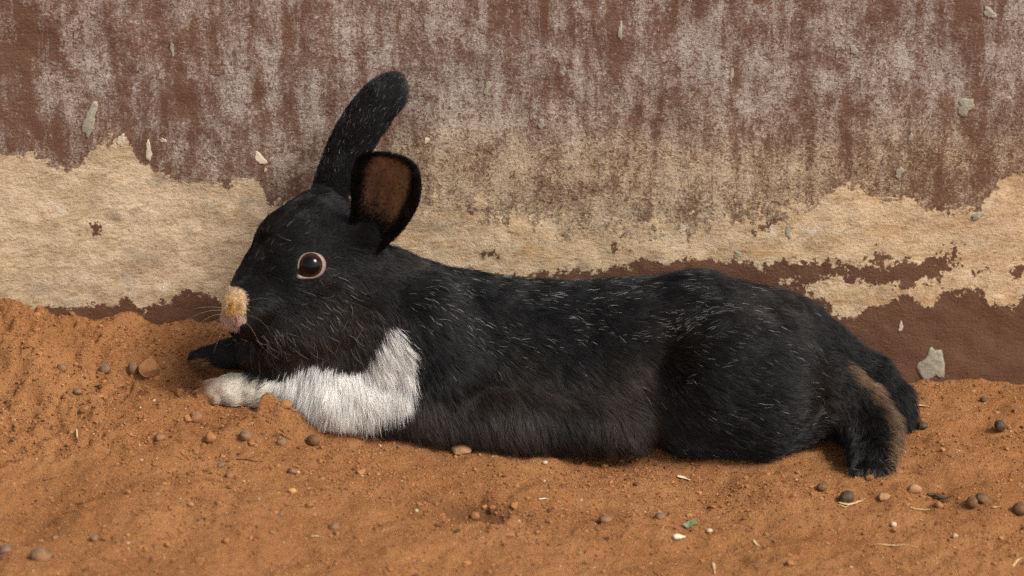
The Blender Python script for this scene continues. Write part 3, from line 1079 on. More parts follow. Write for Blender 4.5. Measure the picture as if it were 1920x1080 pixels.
# ---- pale guard hairs scattered through the back and flank
g = lambda cx, cy, sx, sy: np.exp(-((FCP[:, 0] - cx) / sx) ** 2 - ((FCP[:, 1] - cy) / sy) ** 2)
tick = (1.0 * g(1000, 600, 190, 70) + 1.2 * g(1270, 590, 130, 70) + .7 * g(830, 570, 70, 60) + .6 * g(1360, 730, 120, 90) + .35 * g(1450, 790, 80, 60)
        + .25 * g(1330, 830, 120, 40) + .0 + .25 * g(640, 560, 60, 60) + .5 * g(1500, 700, 40, 50)) * (facing > .05) * (is_e < .5)
NT = 2100
P, Nn, T, I, E = sample(NT, tick)
D = flow_dirs(P, Nn)
pc = vnoise(P[:, 0] * 70, P[:, 1] * 70, P[:, 2] * 70, seed=90)
keep = pc > -.15
P, Nn, D = P[keep], Nn[keep], D[keep]
n_ = len(P)
P = P + D * RNG.uniform(0, .006, n_)[:, None] + Nn * .0024
pts = strands(P, Nn, D, RNG.uniform(.003, .0085, n_), np.full(n_, .14), np.full(n_, .13), 0)
rad = RNG.uniform(.00004, .00010, n_)[:, None] * np.array([.5, .8, 1, .9, .6, .1])[None]
cg = np.array([.70, .69, .67]) * (RNG.random(n_) ** 2.2 * .95 + .04)[:, None]
gh = make_curves('guard_hair', pts, rad, cg, PALE)
gh['label'] = 'pale single hairs scattered over the black back'
# paler hairs in chin, chest and ear rims
tk2 = (1.2 * g(560, 650, 110, 35) + 1.0 * g(480, 640, 40, 30) + .8 * g(690, 620, 50, 50) + .5 * g(520, 450, 50, 60) + .5 * g(640, 560, 50, 50)) * (facing > 0) * (is_e < .5)
P, Nn, T, I, E = sample(200, tk2)
D = flow_dirs(P, Nn)
n_ = len(P)
pts = strands(P + Nn * .002, Nn, D, np.minimum(fur_len(P) * 1.05, .011), np.full(n_, .25), np.full(n_, .4), 0, wave=.2)
rad = RNG.uniform(.00006, .0001, n_)[:, None] * np.array([.8, 1, 1, .9, .6, .1])[None]
make_curves('guard_hair', pts, rad, np.array([.20, .165, .145]) * RNG.uniform(.2, 1.2, n_)[:, None], FUR)
tk4 = (is_e > .5) * (facing > -.1) * (FCP[:, 1] < 330) * (FCP[:, 0] < 770) * (FC[:, 1] > -.075)
P, Nn, T, I, E = sample(260, tk4 + 1e-9)
De = T - (T * Nn).sum(1)[:, None] * Nn; De /= np.linalg.norm(De, axis=1)[:, None] + 1e-9
n_ = len(P)
pts = strands(P + Nn * .0008, Nn, De, RNG.uniform(.002, .005, n_), np.full(n_, .2), np.full(n_, .2), 0)
rad = RNG.uniform(.00006, .0001, n_)[:, None] * np.array([.8, 1, 1, .9, .6, .1])[None]
make_curves('guard_hair', pts, rad, np.array([.45, .44, .43]) * (RNG.random(n_) ** 2)[:, None], PALE)
# dusty stuck-on tuft at the hind toes and sole edge
gp = lambda cx, cy, sx, sy: np.exp(-((FCP[:, 0] - cx) / sx) ** 2 - ((FCP[:, 1] - cy) / sy) ** 2)
tk3 = (1.0 * gp(1672, 850, 14, 40) + 1.0 * gp(1630, 890, 25, 12)) * (FC[:, 1] < -.09)
P, Nn, T, I, E = sample(900, tk3)
n_ = len(P)
pts = strands(P, Nn, flow_dirs(P, Nn), RNG.uniform(.004, .010, n_), np.full(n_, .8), np.full(n_, .5), .5)
rad = RNG.uniform(.00006, .0001, n_)[:, None] * np.array([1, 1, 1, .9, .6, .1])[None]
make_curves('dusty_tuft', pts, rad, np.array([.30, .175, .085]) * RNG.uniform(.5, 1.2, n_)[:, None], FUR)

# ---- eye
bvh = BVHTree.FromPolygons([Vector(v) for v in BV], BQ.tolist())
loc, nrm, _, _ = bvh.ray_cast(Vector(CAM), Vector(ray(583, 497)).normalized())
to_cam = (Vector(CAM) - loc).normalized()
eax = (nrm * .55 + to_cam * .45 + Vector((-.10, 0, 0))).normalized()
ER = .0090
ec = loc - eax * (ER * .46)
vu = Vector((0, 0, 1)); eu = vu.cross(eax).normalized(); ev = eax.cross(eu).normalized()     # eu points to picture right


def eye_material():
    n = N('dark_brown_eye')
    c = n.coord()
    d = n.node('ShaderNodeVectorMath', operation='LENGTH')
    sep = n.node('ShaderNodeSeparateXYZ'); n.t.links.new(c, sep.inputs[0])
    r = n.math('SQRT', n.math('ADD', n.math('POWER', sep.outputs[0], 2.0), n.math('POWER', sep.outputs[1], 2.0)))
    f = n.noise(c, 900, 3)
    iris = n.mix(f, (.022, .009, .005), (.050, .020, .010))
    col = n.mix(n.ramp(r, .0052, .0064), (.002, .002, .002), iris)
    n.b.inputs['Coat Weight'].default_value = 0.0
    m = n.done(col, .03, None, .28)
    return m


def uv_sphere(r, nu=40, nv=24, squash=1.0):
    V = [(0, 0, r * squash)]
    for i in range(1, nv):
        th = math.pi * i / nv
        for j in range(nu):
            ph = 2 * math.pi * j / nu
            V.append((r * math.sin(th) * math.cos(ph), r * math.sin(th) * math.sin(ph), r * math.cos(th) * squash))
    V.append((0, 0, -r * squash))
    Fc = [(0, 1 + j, 1 + (j + 1) % nu) for j in range(nu)]
    for i in range(nv - 2):
        for j in range(nu):
            a = 1 + i * nu + j; b = 1 + i * nu + (j + 1) % nu
            Fc.append((a, a + nu, b + nu, b))
    e = 1 + (nv - 2) * nu
    Fc += [(e + (j + 1) % nu, e + j, len(V) - 1) for j in range(nu)]
    return V, Fc


V, Fc = uv_sphere(ER, 48, 32)
eye = mesh_obj('eye', V, Fc, eye_material())
eye.parent = rabbit
M = Matrix((eu, ev, eax)).transposed().to_4x4(); M.translation = ec
eye.matrix_parent_inverse = Matrix.Translation(-rloc)
eye.matrix_basis = M
eye['label'] = 'glossy dark brown eye'


def lid_material():
    n = N('pink_eyelid')
    c = n.coord()
    f = n.noise(c, 900, 4, .6)
    col = n.mix(f, (.34, .24, .21), (.22, .15, .13))
    n.b.inputs['Subsurface Weight'].default_value = .15
    n.b.inputs['Subsurface Radius'].default_value = (.002, .0008, .0005)
    return n.done(col, .42, n.bump(f, .0004, .5), .45)


# almond rim swept round the eyeball (eye-local frame: x right, y up, z outward)
V, Fc = [], []
NA = 56
prof = ((.00, -.0016), (.000, .0003), (.0004, .0006), (.0010, .0005), (.0016, -.0001), (.0022, -.0016))
for i in range(NA):
    a = 2 * math.pi * i / NA
    x0, y0 = .00725 * math.cos(a), .0076 * math.sin(a)
    corner = max(0.0, math.cos(a - math.radians(222))) ** 9
    wid = .70 + .55 * max(0.0, math.cos(a)) ** 2 + .45 * max(0.0, -math.cos(a)) ** 2 - .40 * max(0.0, math.sin(a)) ** 3
    for q_, (off_r, off_z) in enumerate(prof):
        cs = .25 + .75 * min(1.0, q_ / 3.0)
        x = x0 - .0030 * corner * cs; y = y0 - .0020 * corner * cs
        l = math.hypot(x, y)
        q = (l + off_r * wid * .78) / l
        xx, yy = x * q, y * q
        rr = min(math.hypot(xx, yy), ER * .985)
        zz = max(math.sqrt(ER ** 2 - rr ** 2), .0047 - .0006 * corner) + off_z
        V.append((xx, yy, zz))
k = len(prof)
for i in range(NA):
    for j_ in range(k - 1):
        a, b = i * k + j_, ((i + 1) % NA) * k + j_
        Fc.append((a, a + 1, b + 1, b))
lid = mesh_obj('eyelid', V, Fc, lid_material())
lid.parent = eye


# ---- mouth, whiskers, claws
def flesh(name, c):
    n = N(name)
    f = n.noise(n.coord(), 700, 3)
    return n.done(n.mix(f, c, tuple(v * .75 for v in c)), .5, n.bump(f, .0003, .5), .4)


def tube(points, radii, sides=7):
    P = [Vector(p) for p in points]
    V, Fc = [], []
    for i, p in enumerate(P):
        t = (P[min(i + 1, len(P) - 1)] - P[max(i - 1, 0)]).normalized()
        a = t.cross(Vector((0.31, .2, .93))).normalized(); b = t.cross(a)
        for s in range(sides):
            an = 2 * math.pi * s / sides
            V.append(p + (a * math.cos(an) + b * math.sin(an)) * radii[i])
    for i in range(len(P) - 1):
        for s in range(sides):
            q = (s + 1) % sides
            Fc.append((i * sides + s, i * sides + q, (i + 1) * sides + q, (i + 1) * sides + s))
    Fc.append(tuple(range(sides))[::-1]); Fc.append(tuple((len(P) - 1) * sides + s for s in range(sides)))
    return V, Fc


def on_body(px, py, lift=0.0):
    l, nn, _, _ = bvh.ray_cast(Vector(CAM), Vector(ray(px, py)).normalized())
    if l is None: return None
    return l + nn * lift


mp = [on_body(x, y, .0002) for x, y in ((443, 590), (445, 596), (445, 602), (442, 608), (438, 613))]
mp = [p for p in mp if p is not None]
V, Fc = tube(mp, [.0006, .0010, .0011, .0009, .0005][:len(mp)], 8)
child(mesh_obj('mouth', V, Fc, flesh('pink_lip', (.36, .15, .14))))

WH = flesh('pale_whisker', (.36, .25, .17))
for i, (x0, y0, x1, y1, sag) in enumerate(((424, 582, 350, 600, 8), (425, 588, 362, 618, 10), (424, 592, 372, 640, 10), (428, 597, 384, 650, 9), (426, 579, 358, 580, 5),
                                           (430, 603, 400, 662, 8), (424, 572, 396, 548, -3), (428, 560, 404, 536, -3), (462, 575, 500, 590, 6), (458, 592, 505, 618, 10),
                                           (456, 600, 490, 650, 8), (464, 566, 520, 566, 8), (548, 452, 520, 440, -2))):
    p0 = on_body(x0, y0)
    if p0 is None: p0 = on_body(x0 + 12, y0)
    if p0 is None: continue
    d1 = -p0.y + (.012 if i < 8 else .016)
    p1 = Vector(at_depth(x1, y1, d1))
    pts_ = []
    for t in np.linspace(0, 1, 9):
        q = p0.lerp(p1, t); q.z -= -sag * PXM * math.sin(math.pi * t) * .9; pts_.append(q)
    V, Fc = tube(pts_, [0.00009 * (1 - .85 * t) + .00001 for t in np.linspace(0, 1, 9)], 5)
    child(mesh_obj('whisker', V, Fc, WH))
CLAW = flesh('horn_claw', (.20, .14, .10))
for px_, py_, dd in ((1608, 891, .147), (1636, 901, .151)):
    p = Vector(at_depth(px_, py_, dd)); p.z = max(p.z, float(ground_z(np.array([p.x]), np.array([p.y]))[0]) + .0015)
    V, Fc = tube([p + Vector((0, .008, .005)), p + Vector((0, .003, .003)), p, p + Vector((.0005, -.004, -.0018))], [.0010, .0009, .0007, .0002], 8)
    child(mesh_obj('claw', V, Fc, CLAW))

# ------------------------------------------------------------------ loose crumbs of dirt (uncountable)


def ico(sub):
    bm = bmesh.new(); bmesh.ops.create_icosphere(bm, subdivisions=sub, radius=1.0)
    bm.verts.ensure_lookup_table()
    V = np.array([v.co[:] for v in bm.verts]); Fc = np.array([[v.index for v in f.verts] for f in bm.faces]); bm.free()
    return V, Fc


def crumb_material():
    n = N('dirt_crumb')
    a = n.attr('crumb_color')
    f = n.noise(n.coord(), 1500, 3, .6)
    col = n.mix(n.ramp(f, .3, .7, 0, .4), a[0], n.mix(1.0, a[0], (.5, .48, .46), 'MULTIPLY'))
    return n.done(col, .95, n.bump(f, .0006, .6), .15)


def build_crumbs():
    V0, F0 = ico(1)
    n = 46000
    x = RNG.uniform(-.43, .43, n * 3); y = -RNG.uniform(0.0, .33, n * 3)
    dens = .35 + .9 * sstep(-.1, .9, fbm(x * 22, y * 22, octaves=3, seed=21)) + .8 * sstep(-.15, -.33, x) * (y > -.16) + .5 * np.exp(-((y + .004) / .012) ** 2)
    k = RNG.random(n * 3) < dens / 1.9
    x, y = x[k][:n], y[k][:n]; n = len(x)
    s = np.clip(np.exp(RNG.normal(math.log(.00046), .50, n)), .00025, .0024)
    z = ground_z(x, y) + s * .25
    c = np.zeros((n, 3))
    r = RNG.random(n)
    c[:] = np.array([.355, .158, .063]) * RNG.uniform(.65, 1.3, n)[:, None]
    m = r > .90; c[m] = np.array([.13, .06, .035]) * RNG.uniform(.6, 1.4, m.sum())[:, None]
    m = r > .968; c[m] = np.array([.08, .055, .045]) * RNG.uniform(.5, 1.5, m.sum())[:, None]
    m = r > .972; c[m] = np.array([.50, .30, .15]) * RNG.uniform(.7, 1.3, m.sum())[:, None]
    m = r > .993; c[m] = np.array([.62, .52, .38])
    s = np.where(r > .972, np.minimum(s, .0008), s)
    q = RNG.normal(0, 1, (n, 3, 3)); q, _ = np.linalg.qr(q)
    sc = s[:, None] * RNG.uniform(.6, 1.35, (n, 3))
    W = V0[None] * (1 + .22 * RNG.normal(0, 1, (n, len(V0), 1))) * sc[:, None]
    W = np.einsum('nvi,nij->nvj', W, q)
    W[..., 2] *= .75
    W += np.stack([x, y, z], -1)[:, None]
    Fq = (F0[None] + (np.arange(n) * len(V0))[:, None, None]).reshape(-1, 3)
    o = quads_obj('dirt_crumbs', W.reshape(-1, 3), Fq, crumb_material(), smooth=False)
    color_attr(o, 'crumb_color', np.repeat(c, len(V0), 0))
    tag(o, 'fine loose dirt crumbs and grit scattered over the red ground', 'dirt', kind='stuff')


build_crumbs()


# ------------------------------------------------------------------ pebbles, clods and droppings: each one a thing
def stone_material(name, a, b, dust=.45, rough=.9, spec=.3, speck=.25):
    n = N(name)
    c = n.coord()
    f = n.noise(c, 260, 5, .65); f2 = n.noise(c, 900, 4, .65)
    col = n.mix(n.ramp(f, .32, .68), a, b)
    col = n.mix(n.math('MULTIPLY', n.ramp(f2, .55, .75), speck), col, tuple(v * .45 for v in a))
    col = n.mix(n.math('MULTIPLY', n.ramp(n.noise(c, 120, 4, .6), .34, .62), min(1.0, dust * 1.35)), col, (.33, .15, .062))
    h = n.math('ADD', f, n.math('MULTIPLY', f2, .5))
    return n.done(col, rough, n.bump(h, .0009, .7), spec)


MATS = {
    'clod': stone_material('red_clod', (.29, .13, .053), (.36, .17, .073), .3, .95, .1, .5),
    'brown': stone_material('brown_pebble', (.15, .075, .040), (.21, .11, .06), .55),
    'grey': stone_material('grey_pebble', (.105, .077, .056), (.165, .12, .085), .5),
    'blue': stone_material('bluish_pebble', (.085, .075, .066), (.14, .122, .105), .4),
    'tan': stone_material('tan_stone', (.34, .19, .10), (.44, .27, .15), .45),
    'cream': stone_material('cream_stone', (.56, .45, .31), (.68, .57, .42), .15),
    'orange': stone_material('orange_stone', (.50, .26, .08), (.58, .34, .13), .2),
    'dung': stone_material('dropping_fibre', (.022, .017, .013), (.060, .042, .027), .10, .6, .4, .8),
    'dungb': stone_material('dry_dropping_fibre', (.075, .046, .027), (.14, .085, .045), .25, .9, .2, .8),
}
ICO3 = ico(3)


def stone(name, px, py, w, h, mat, label, cat, group=None, seed=0, rough=.10, angular=0.0, sink=.17, rz=None):
    """a stone whose picture is about w x h px, centred at a pixel, half-sunk where it lies"""
    r = np.random.default_rng(1000 + seed)
    base = hit_ground(px, py + h * .34, ground_z)
    dist = np.linalg.norm(base - CAM)
    s = dist / F_PX
    rx = w * s / 2 * .94
    # picture height of an ellipsoid with depth radius ~0.9 rx and height rz_
    ry = rx * r.uniform(.80, .95)
    a = math.radians(24)
    hh = h * s / 2
    rzv = math.sqrt(max(hh ** 2 - (ry * math.sin(a)) ** 2, (.35 * hh) ** 2)) / math.cos(a)
    V = ICO3[0].copy()
    o3 = r.uniform(0, 50, 3)
    nz = fbm(V[:, 0] * 1.1 + o3[0], V[:, 1] * 1.1 + o3[1], V[:, 2] * 1.1 + o3[2], octaves=3, seed=seed + 5)
    nf_ = vnoise(V[:, 0] * 6 + o3[0], V[:, 1] * 6 + o3[1], V[:, 2] * 6 + o3[2], seed=seed + 6)
    nm_ = fbm(V[:, 0] * 2.6 + o3[2], V[:, 1] * 2.6 + o3[0], V[:, 2] * 2.6 + o3[1], octaves=3, seed=seed + 7)
    V = V * (1 + rough * 1.5 * nz + rough * .35 * nf_ + (.11 if 'clod' in name else .035) * nm_)[:, None]
    if angular > 0:                                    # chop flat facets
        for _ in range(15):
            d = r.normal(0, 1, 3); d /= np.linalg.norm(d)
            lim = r.uniform(.42, .8)
            ex = np.clip(V @ d - lim, 0, None)
            V -= angular * ex[:, None] * d
    ext = np.abs(V).max(0)
    V = V / ext * np.array([rx, ry, rzv])
    th = r.uniform(-.4, .4) if rz is None else rz
    ct, st_ = math.cos(th), math.sin(th)
    tl = r.uniform(-.15, .15)
    V = np.stack([V[:, 0] * math.cos(tl) - V[:, 2] * math.sin(tl), V[:, 1], V[:, 0] * math.sin(tl) + V[:, 2] * math.cos(tl)], -1)
    o = mesh_obj(name, V, ICO3[1], MATS[mat], smooth=angular < .55)
    zg = float(ground_z(np.array([base[0]]), np.array([base[1]]))[0])
    o.location = (base[0], base[1], zg + rzv * (1 - 2 * sink) * .95)
    o.rotation_euler = (0, 0, th)
    return tag(o, label, cat, group)


S = 'small stones loose on the dirt'
Dg = 'droppings on the dirt'
ST = [
    ('dirt_clod', 282, 686, 44, 40, 'clod', 'angular red-brown clod by the far paw, touching a grey pebble', 'clod', None, .20, 1.0),
    ('pebble', 250, 687, 22, 30, 'grey', 'upright grey pebble leaning against the angular red-brown clod', 'pebble', S, .08, .3),
    ('pebble', 197, 693, 24, 20, 'blue', 'bluish grey pebble alone at the foot of the dirt heap', 'pebble', S, .08, .2),
    ('pebble', 116, 688, 22, 18, 'grey', 'dusty grey pebble on the crumbly dirt heap by the wall', 'pebble', S, .08, .2),
    ('pebble', 146, 730, 19, 16, 'grey', 'paler of two small pebbles lying side by side before the dirt heap', 'pebble', S, .08, .2),
    ('pebble', 122, 732, 17, 13, 'brown', 'browner of two small pebbles lying side by side before the dirt heap', 'pebble', S, .08, .2),
    ('dirt_clod', 160, 766, 22, 14, 'clod', 'low red clod in front of two small side-by-side pebbles', 'clod', None, .12, .5),
    ('pebble', 368, 776, 28, 25, 'brown', 'round brown pebble just in front of the white paw', 'pebble', S, .07, .2),
    ('dirt_clod', 350, 769, 22, 18, 'clod', 'red clod touching the round brown pebble before the white paw', 'clod', None, .12, .6),
    ('pebble', 382, 794, 12, 10, 'brown', 'tiny pebble in front of the round brown pebble by the paw', 'pebble', S, .08, .2),
    ('dirt_clod', 337, 734, 20, 18, 'clod', 'red clod beside the stained toes of the white paw', 'clod', None, .12, .6),
    ('pebble', 299, 815, 22, 17, 'brown', 'dark-topped brown pebble alone on open dirt past the paw', 'pebble', S, .08, .4),
    ('pebble', 461, 815, 26, 23, 'grey', 'round grey-brown pebble with a red crumb against it', 'pebble', S, .08, .2),
    ('dirt_clod', 471, 830, 16, 11, 'clod', 'small red crumb against the round grey-brown pebble', 'clod', None, .10, .4),
    ('pebble', 528, 827, 24, 20, 'grey', 'grey-brown pebble with a dry stem reaching down to it', 'pebble', S, .08, .3),
    ('rabbit_dropping', 588, 826, 28, 23, 'dungb', 'rough brown dropping below the white chest fur', 'dropping', Dg, .10, .2),
    ('pebble', 414, 870, 20, 12, 'blue', 'flat dark grey pebble at the end of a brown stem', 'pebble', S, .08, .3),
    ('pebble', 430, 890, 17, 15, 'brown', 'brown pebble just below the flat dark grey one', 'pebble', S, .08, .2),
    ('pebble', 548, 882, 20, 14, 'grey', 'grey pebble with a tiny white chip beside it', 'pebble', S, .10, .5),
    ('pebble', 559, 885, 9, 6, 'cream', 'tiny white chip beside a grey pebble', 'pebble', S, .08, .2),
    ('pebble', 548, 919, 19, 13, 'orange', 'small yellow-orange stone on open dirt', 'pebble', S, .08, .4),
    ('dirt_clod', 395, 819, 24, 22, 'clod', 'smooth pale red clod half buried in front of the dirt mound', 'clod', None, .06, .1),
    ('dirt_clod', 368, 847, 14, 10, 'clod', 'little red clod beyond the brown stem', 'clod', None, .10, .5),
    ('dirt_clod', 580, 945, 20, 13, 'clod', 'broken red clod above a cluster of dark grit', 'clod', None, .14, .8),
    ('pebble', 527, 963, 14, 12, 'grey', 'dark grey pebble in a cluster of grit', 'pebble', S, .08, .3),
    ('pebble', 626, 987, 23, 17, 'grey', 'smooth grey pebble with a brown crumb below it', 'pebble', S, .06, .1),
    ('pebble', 631, 998, 12, 9, 'brown', 'brown crumb just below the smooth grey pebble', 'pebble', S, .08, .3),
    ('pebble', 178, 1008, 18, 16, 'grey', 'dull grey pebble next to a sliver of white husk', 'pebble', S, .10, .3),
    ('pebble', 76, 1039, 44, 34, 'grey', 'largest rounded grey-brown stone in the foreground dirt', 'pebble', None, .06, .1),
    ('pebble', 10, 1028, 28, 21, 'blue', 'bluish grey pebble next to the largest rounded grey-brown stone', 'pebble', S, .08, .2),
    ('dirt_clod', 315, 1020, 14, 14, 'clod', 'small dark-shadowed clod standing alone on smooth foreground dirt', 'clod', None, .12, .7),
    ('dirt_clod', 424, 1013, 16, 13, 'clod', 'round red clod on smooth foreground dirt', 'clod', None, .08, .2),
    ('pebble', 358, 945, 14, 12, 'tan', 'small pinkish tan pebble among fine grit', 'pebble', S, .08, .3),
    ('dirt_clod', 865, 839, 42, 24, 'tan', 'tan stone pressed against the belly fur', 'stone', None, .07, .3),
    ('pebble', 1184, 850, 22, 20, 'tan', 'small tan stone caught under the flank fur', 'pebble', S, .08, .3),
    ('pebble', 1166, 862, 14, 9, 'clod', 'red crumb beside the small tan stone under the flank', 'pebble', S, .08, .3),
    ('pebble', 748, 837, 9, 7, 'blue', 'tiny dark grey pebble near the elbow fur', 'pebble', S, .08, .3),
    ('pebble', 1022, 866, 12, 9, 'cream', 'small cream stone close to the belly fur', 'pebble', S, .08, .4),
    ('dirt_clod', 890, 966, 20, 18, 'clod', 'red clod at the edge of the dark hollow', 'clod', None, .08, .2),
    ('pebble', 1135, 971, 28, 17, 'grey', 'flat oval grey pebble on open dirt', 'pebble', S, .05, .1),
    ('pebble', 1238, 966, 22, 15, 'blue', 'oval bluish grey pebble on open dirt', 'pebble', S, .05, .1),
    ('dirt_clod', 952, 998, 36, 15, 'clod', 'wide crusty red clod with a dark crumb at its end', 'clod', None, .12, .6),
    ('pebble', 970, 1000, 10, 8, 'brown', 'dark crumb at the end of the wide crusty clod', 'pebble', S, .10, .4),
    ('pebble', 1330, 994, 14, 9, 'cream', 'flat whitish pebble near the green leaf scrap', 'pebble', S, .06, .2),
    ('rabbit_dropping', 1587, 934, 32, 26, 'dung', 'shiny dark dropping beside a frayed straw', 'dropping', Dg, .05, .1),
    ('pebble', 1656, 930, 27, 20, 'tan', 'rounder of two tan stones by the hind toes', 'pebble', S, .08, .6),
    ('pebble', 1714, 915, 30, 21, 'tan', 'longer of two tan stones by the hind toes', 'pebble', S, .06, .5),
    ('rabbit_dropping', 1541, 913, 26, 18, 'dungb', 'half-broken brown dropping beside the hind foot', 'dropping', Dg, .14, .4),
    ('rabbit_dropping', 1822, 942, 28, 25, 'dungb', 'round brown dropping with a crumbled clump behind it', 'dropping', Dg, .06, .1),
    ('dirt_clod', 1843, 930, 34, 22, 'dungb', 'crumbled dark clump behind a round brown dropping', 'clod', None, .2, .3),
    ('rabbit_dropping', 1912, 954, 32, 27, 'dungb', 'pale brown dropping lying apart on bare dirt', 'dropping', Dg, .06, .1),
    ('rabbit_dropping', 1874, 800, 23, 24, 'dung', 'dark round dropping on bare dirt between the hind foot and the wall', 'dropping', Dg, .06, .1),
    ('rabbit_dropping', 1729, 799, 22, 17, 'dung', 'dark dropping next to the far hind foot', 'dropping', Dg, .08, .1),
    ('pebble', 1843, 748, 13, 13, 'dung', 'small black crumb close to the foot of the wall', 'pebble', S, .08, .2),
    ('pebble', 1903, 768, 11, 7, 'blue', 'tiny dark pebble on bare dirt near the wall foot', 'pebble', S, .08, .2),
    ('pebble', 1675, 982, 13, 11, 'cream', 'small round cream pebble on bare dirt', 'pebble', S, .08, .2),
    ('pebble', 1790, 1004, 11, 11, 'cream', 'small squarish cream pebble on bare dirt', 'pebble', S, .08, .6),
    ('dirt_clod', 1760, 945, 22, 14, 'clod', 'red clod below the black leaf litter', 'clod', None, .12, .4),
    ('dirt_clod', 497, 750, 32, 32, 'clod', 'jagged red clod heaped against the white forearm', 'clod', None, .14, 1.0),
    ('dirt_clod', 536, 776, 26, 20, 'clod', 'red clod between the jagged clod and the chest fur', 'clod', None, .14, .8),
    ('dirt_clod', 470, 775, 24, 18, 'clod', 'low red clod on the mound against the white paw', 'clod', None, .14, .8),
    ('dirt_clod', 165, 674, 34, 18, 'clod', 'flat red clod on the crumbly dirt heap', 'clod', None, .14, .8),
    ('dirt_clod', 222, 722, 26, 14, 'clod', 'low red clod below the upright grey pebble', 'clod', None, .12, .6),
    ('pebble', 6, 1010, 10, 8, 'clod', 'small red crumb behind a bluish grey pebble', 'pebble', S, .10, .4),
    ('dirt_clod', 1480, 1055, 22, 14, 'clod', 'low red clod on the foreground dirt near a curved yellow straw', 'clod', None, .12, .5),
]
for i, (nm, px, py, w, h, mt, lb, ct, gr, ro, an) in enumerate(ST):
    stone(nm, px, py, w, h, mt, lb, ct, gr, seed=i, rough=ro * (1.0 if 'dropping' in nm else 1.4), angular=an, sink=.08 if 'dropping' in nm else .24)


# ------------------------------------------------------------------ straws, chips, leaf
def fibre_material(name, a, b):
    n = N(name)
    f = n.noise(n.coord((1, 1, 1)), 420, 5, .7, .6)
    return n.done(n.mix(n.ramp(f, .3, .7), a, b), .75, n.bump(f, .0005, .5), .3)


STRAW = fibre_material('dry_straw', (.52, .36, .16), (.66, .49, .26))
STEM = fibre_material('brown_stem', (.16, .075, .035), (.24, .12, .055))
CHIPM = fibre_material('pale_wood', (.62, .52, .36), (.74, .65, .48))
LITTER = fibre_material('black_litter', (.05, .035, .025), (.12, .08, .05))


def strip(name, pix, width_px, mat, label, cat, group=None, flat=.35, lift=.0008, taper=True, sub=4):
    """flattened stalk following ground pixels"""
    G = [hit_ground(x, y, ground_z) for x, y in pix]
    # subdivide
    Q = []
    for a, b in zip(G[:-1], G[1:]):
        for t in np.linspace(0, 1, sub, endpoint=False): Q.append(a * (1 - t) + b * t)
    Q.append(G[-1])
    Q = np.array(Q)
    Q[:, 2] = np.maximum(Q[:, 2], ground_z(Q[:, 0], Q[:, 1])) + lift
    Q[:, 2] = Q[:, 2] * .4 + .6 * np.maximum(Q[:, 2], np.linspace(Q[0, 2], Q[-1, 2], len(Q)))
    n = len(Q)
    w = width_px / 2900 / 2
    V, Fc = [], []
    c0 = Q.mean(0)
    for i in range(n):
        t = Q[min(i + 1, n - 1)] - Q[max(i - 1, 0)]; t /= np.linalg.norm(t)
        sd = np.cross(t, (0, 0, 1.0)); sd /= np.linalg.norm(sd)
        u = np.cross(sd, t)
        f = i / (n - 1)
        k_ = (.35 + .65 * math.sin(math.pi * min(1, f * 1.2 + .12)) ** .6) if taper else 1
        for s in range(6):
            an = 2 * math.pi * s / 6
            V.append(Q[i] - c0 + (sd * math.cos(an) + u * math.sin(an) * flat) * w * k_)
    for i in range(n - 1):
        for s in range(6):
            q = (s + 1) % 6
            Fc.append((i * 6 + s, i * 6 + q, (i + 1) * 6 + q, (i + 1) * 6 + s))
    Fc.append(tuple(range(6))[::-1]); Fc.append(tuple((n - 1) * 6 + s for s in range(6)))
    o = mesh_obj(name, V, Fc, mat)
    o.location = c0
    return tag(o, label, cat, group)


sp = strip('straw', [(1572, 944), (1590, 949), (1604, 946), (1618, 941)], 7, STRAW, 'frayed straw lying against a shiny dark dropping', 'straw')
s2 = strip('fibre', [(1571, 948), (1584, 953), (1598, 949)], 3, STRAW, None, None); s2.parent = sp; s2.matrix_parent_inverse = Matrix.Translation(-sp.location)
s3 = strip('fibre', [(1600, 946), (1612, 941), (1622, 937)], 3, STRAW, None, None); s3.parent = sp; s3.matrix_parent_inverse = Matrix.Translation(-sp.location)
Sg = 'straws on the dirt'
strip('straw', [(1706, 954), (1722, 957), (1744, 958)], 4, STRAW, 'straight thin straw below two tan stones', 'straw', Sg)
strip('straw', [(1412, 1014), (1417, 1021), (1424, 1027)], 5, STRAW, 'short curved yellow straw in the foreground dirt', 'straw', Sg)
strip('straw', [(1710, 761), (1728, 763), (1747, 766)], 5, STRAW, 'straw near the wall foot behind the far hind foot', 'straw', Sg)
strip('straw', [(582, 1008), (594, 1007), (607, 1009)], 4, STRAW, 'pale straw below the smooth grey pebble', 'straw', Sg)
strip('straw', [(1898, 1064), (1908, 1052), (1919, 1047)], 5, STRAW, 'bent straw below a pale brown dropping in the foreground', 'straw', Sg)
strip('straw', [(1336, 1056), (1339, 1066), (1340, 1078)], 6, STRAW, 'blurred straw at the front edge of the dirt', 'straw', Sg)
strip('straw', [(1640, 1022), (1680, 1025), (1720, 1028)], 3, STRAW, 'long hair-thin straw flat on the foreground dirt', 'straw', Sg)
strip('straw', [(1860, 953), (1875, 954)], 4, STRAW, 'short straw beside a round brown dropping', 'straw', Sg)
strip('straw', [(174, 764), (182, 767)], 4, STRAW, 'tiny straw next to a low red clod', 'straw', Sg)
strip('twig', [(426, 866), (442, 861), (460, 862), (478, 867), (494, 866)], 5, STEM, 'curved dry brown stem on the dirt before the mound', 'twig', None, .8)
strip('twig', [(524, 806), (532, 813), (544, 826)], 5, STEM, 'short brown stem reaching down from the dirt mound', 'twig', None, .8)
strip('wood_chip', [(1269, 894), (1282, 898), (1294, 902)], 9, CHIPM, 'cream wood chip in front of the flank', 'wood chip', None, .3)
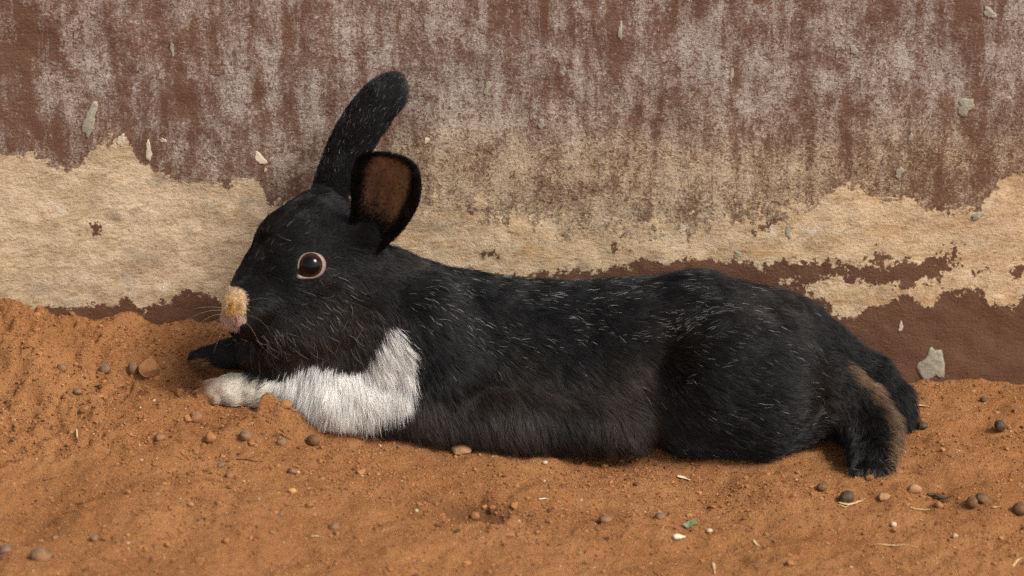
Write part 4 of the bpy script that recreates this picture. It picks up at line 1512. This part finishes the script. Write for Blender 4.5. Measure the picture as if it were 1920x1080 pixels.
strip('wood_chip', [(1010, 938), (1020, 937), (1029, 937)], 5, CHIPM, 'pale thin splinter on the open dirt', 'wood chip', None, .4)
strip('husk', [(143, 809), (145, 822)], 8, STRAW, 'yellowish husk standing out on the crumbly dirt', 'husk', None, .3)
strip('husk', [(100, 1011), (109, 1009)], 6, CHIPM, 'sliver of white husk behind the largest rounded stone', 'husk', None, .4)
sd = strip('seed', [(1263, 1013), (1268, 1012), (1274, 1012), (1280, 1012), (1284, 1012)], 13, CHIPM, 'plump cream seed grain in the foreground', 'seed', None, .8, .002)
lt = strip('leaf_litter', [(1738, 929), (1752, 932), (1764, 938), (1778, 934), (1790, 931)], 9, LITTER, 'shrivelled black leaf litter beside two tan stones', 'litter', None, .5)
for a in ([(1745, 931), (1756, 928), (1766, 931)], [(1762, 938), (1768, 943), (1780, 940)]):
    q = strip('shred', a, 6, LITTER, None, None, None, .5); q.parent = lt; q.matrix_parent_inverse = Matrix.Translation(-lt.location)


def build_leaf():
    n = N('green_leaf_scrap')
    f = n.noise(n.coord(), 500, 4, .6)
    mt = n.done(n.mix(n.ramp(f, .35, .65), (.10, .125, .05), (.17, .19, .09)), .6, n.bump(f, .0005, .5), .4)
    out = [(1279, 990), (1284, 982), (1291, 985), (1297, 979), (1304, 978), (1308, 984), (1300, 990), (1290, 993)]
    G = np.array([hit_ground(x, y, ground_z) for x, y in out])
    c = G.mean(0)
    V, nn = [], len(G)
    for lay in (0.0028, 0.0024):
        for i, g_ in enumerate(G):
            V.append(g_ - c + np.array([0, 0, lay * (.3 if i % 2 else .9)]))
        V.append(np.array([0, 0, lay * 1.3]))
    Fc = []
    for i in range(nn):
        j_ = (i + 1) % nn
        Fc += [(i, nn, j_), (nn + 1 + i, nn + 1 + j_, 2 * nn + 1), (i, j_, nn + 1 + j_, nn + 1 + i)]
    o = mesh_obj('leaf_scrap', V, Fc, mt, smooth=False)
    o.location = c
    tag(o, 'torn scrap of green leaf on the foreground dirt', 'leaf')


build_leaf()
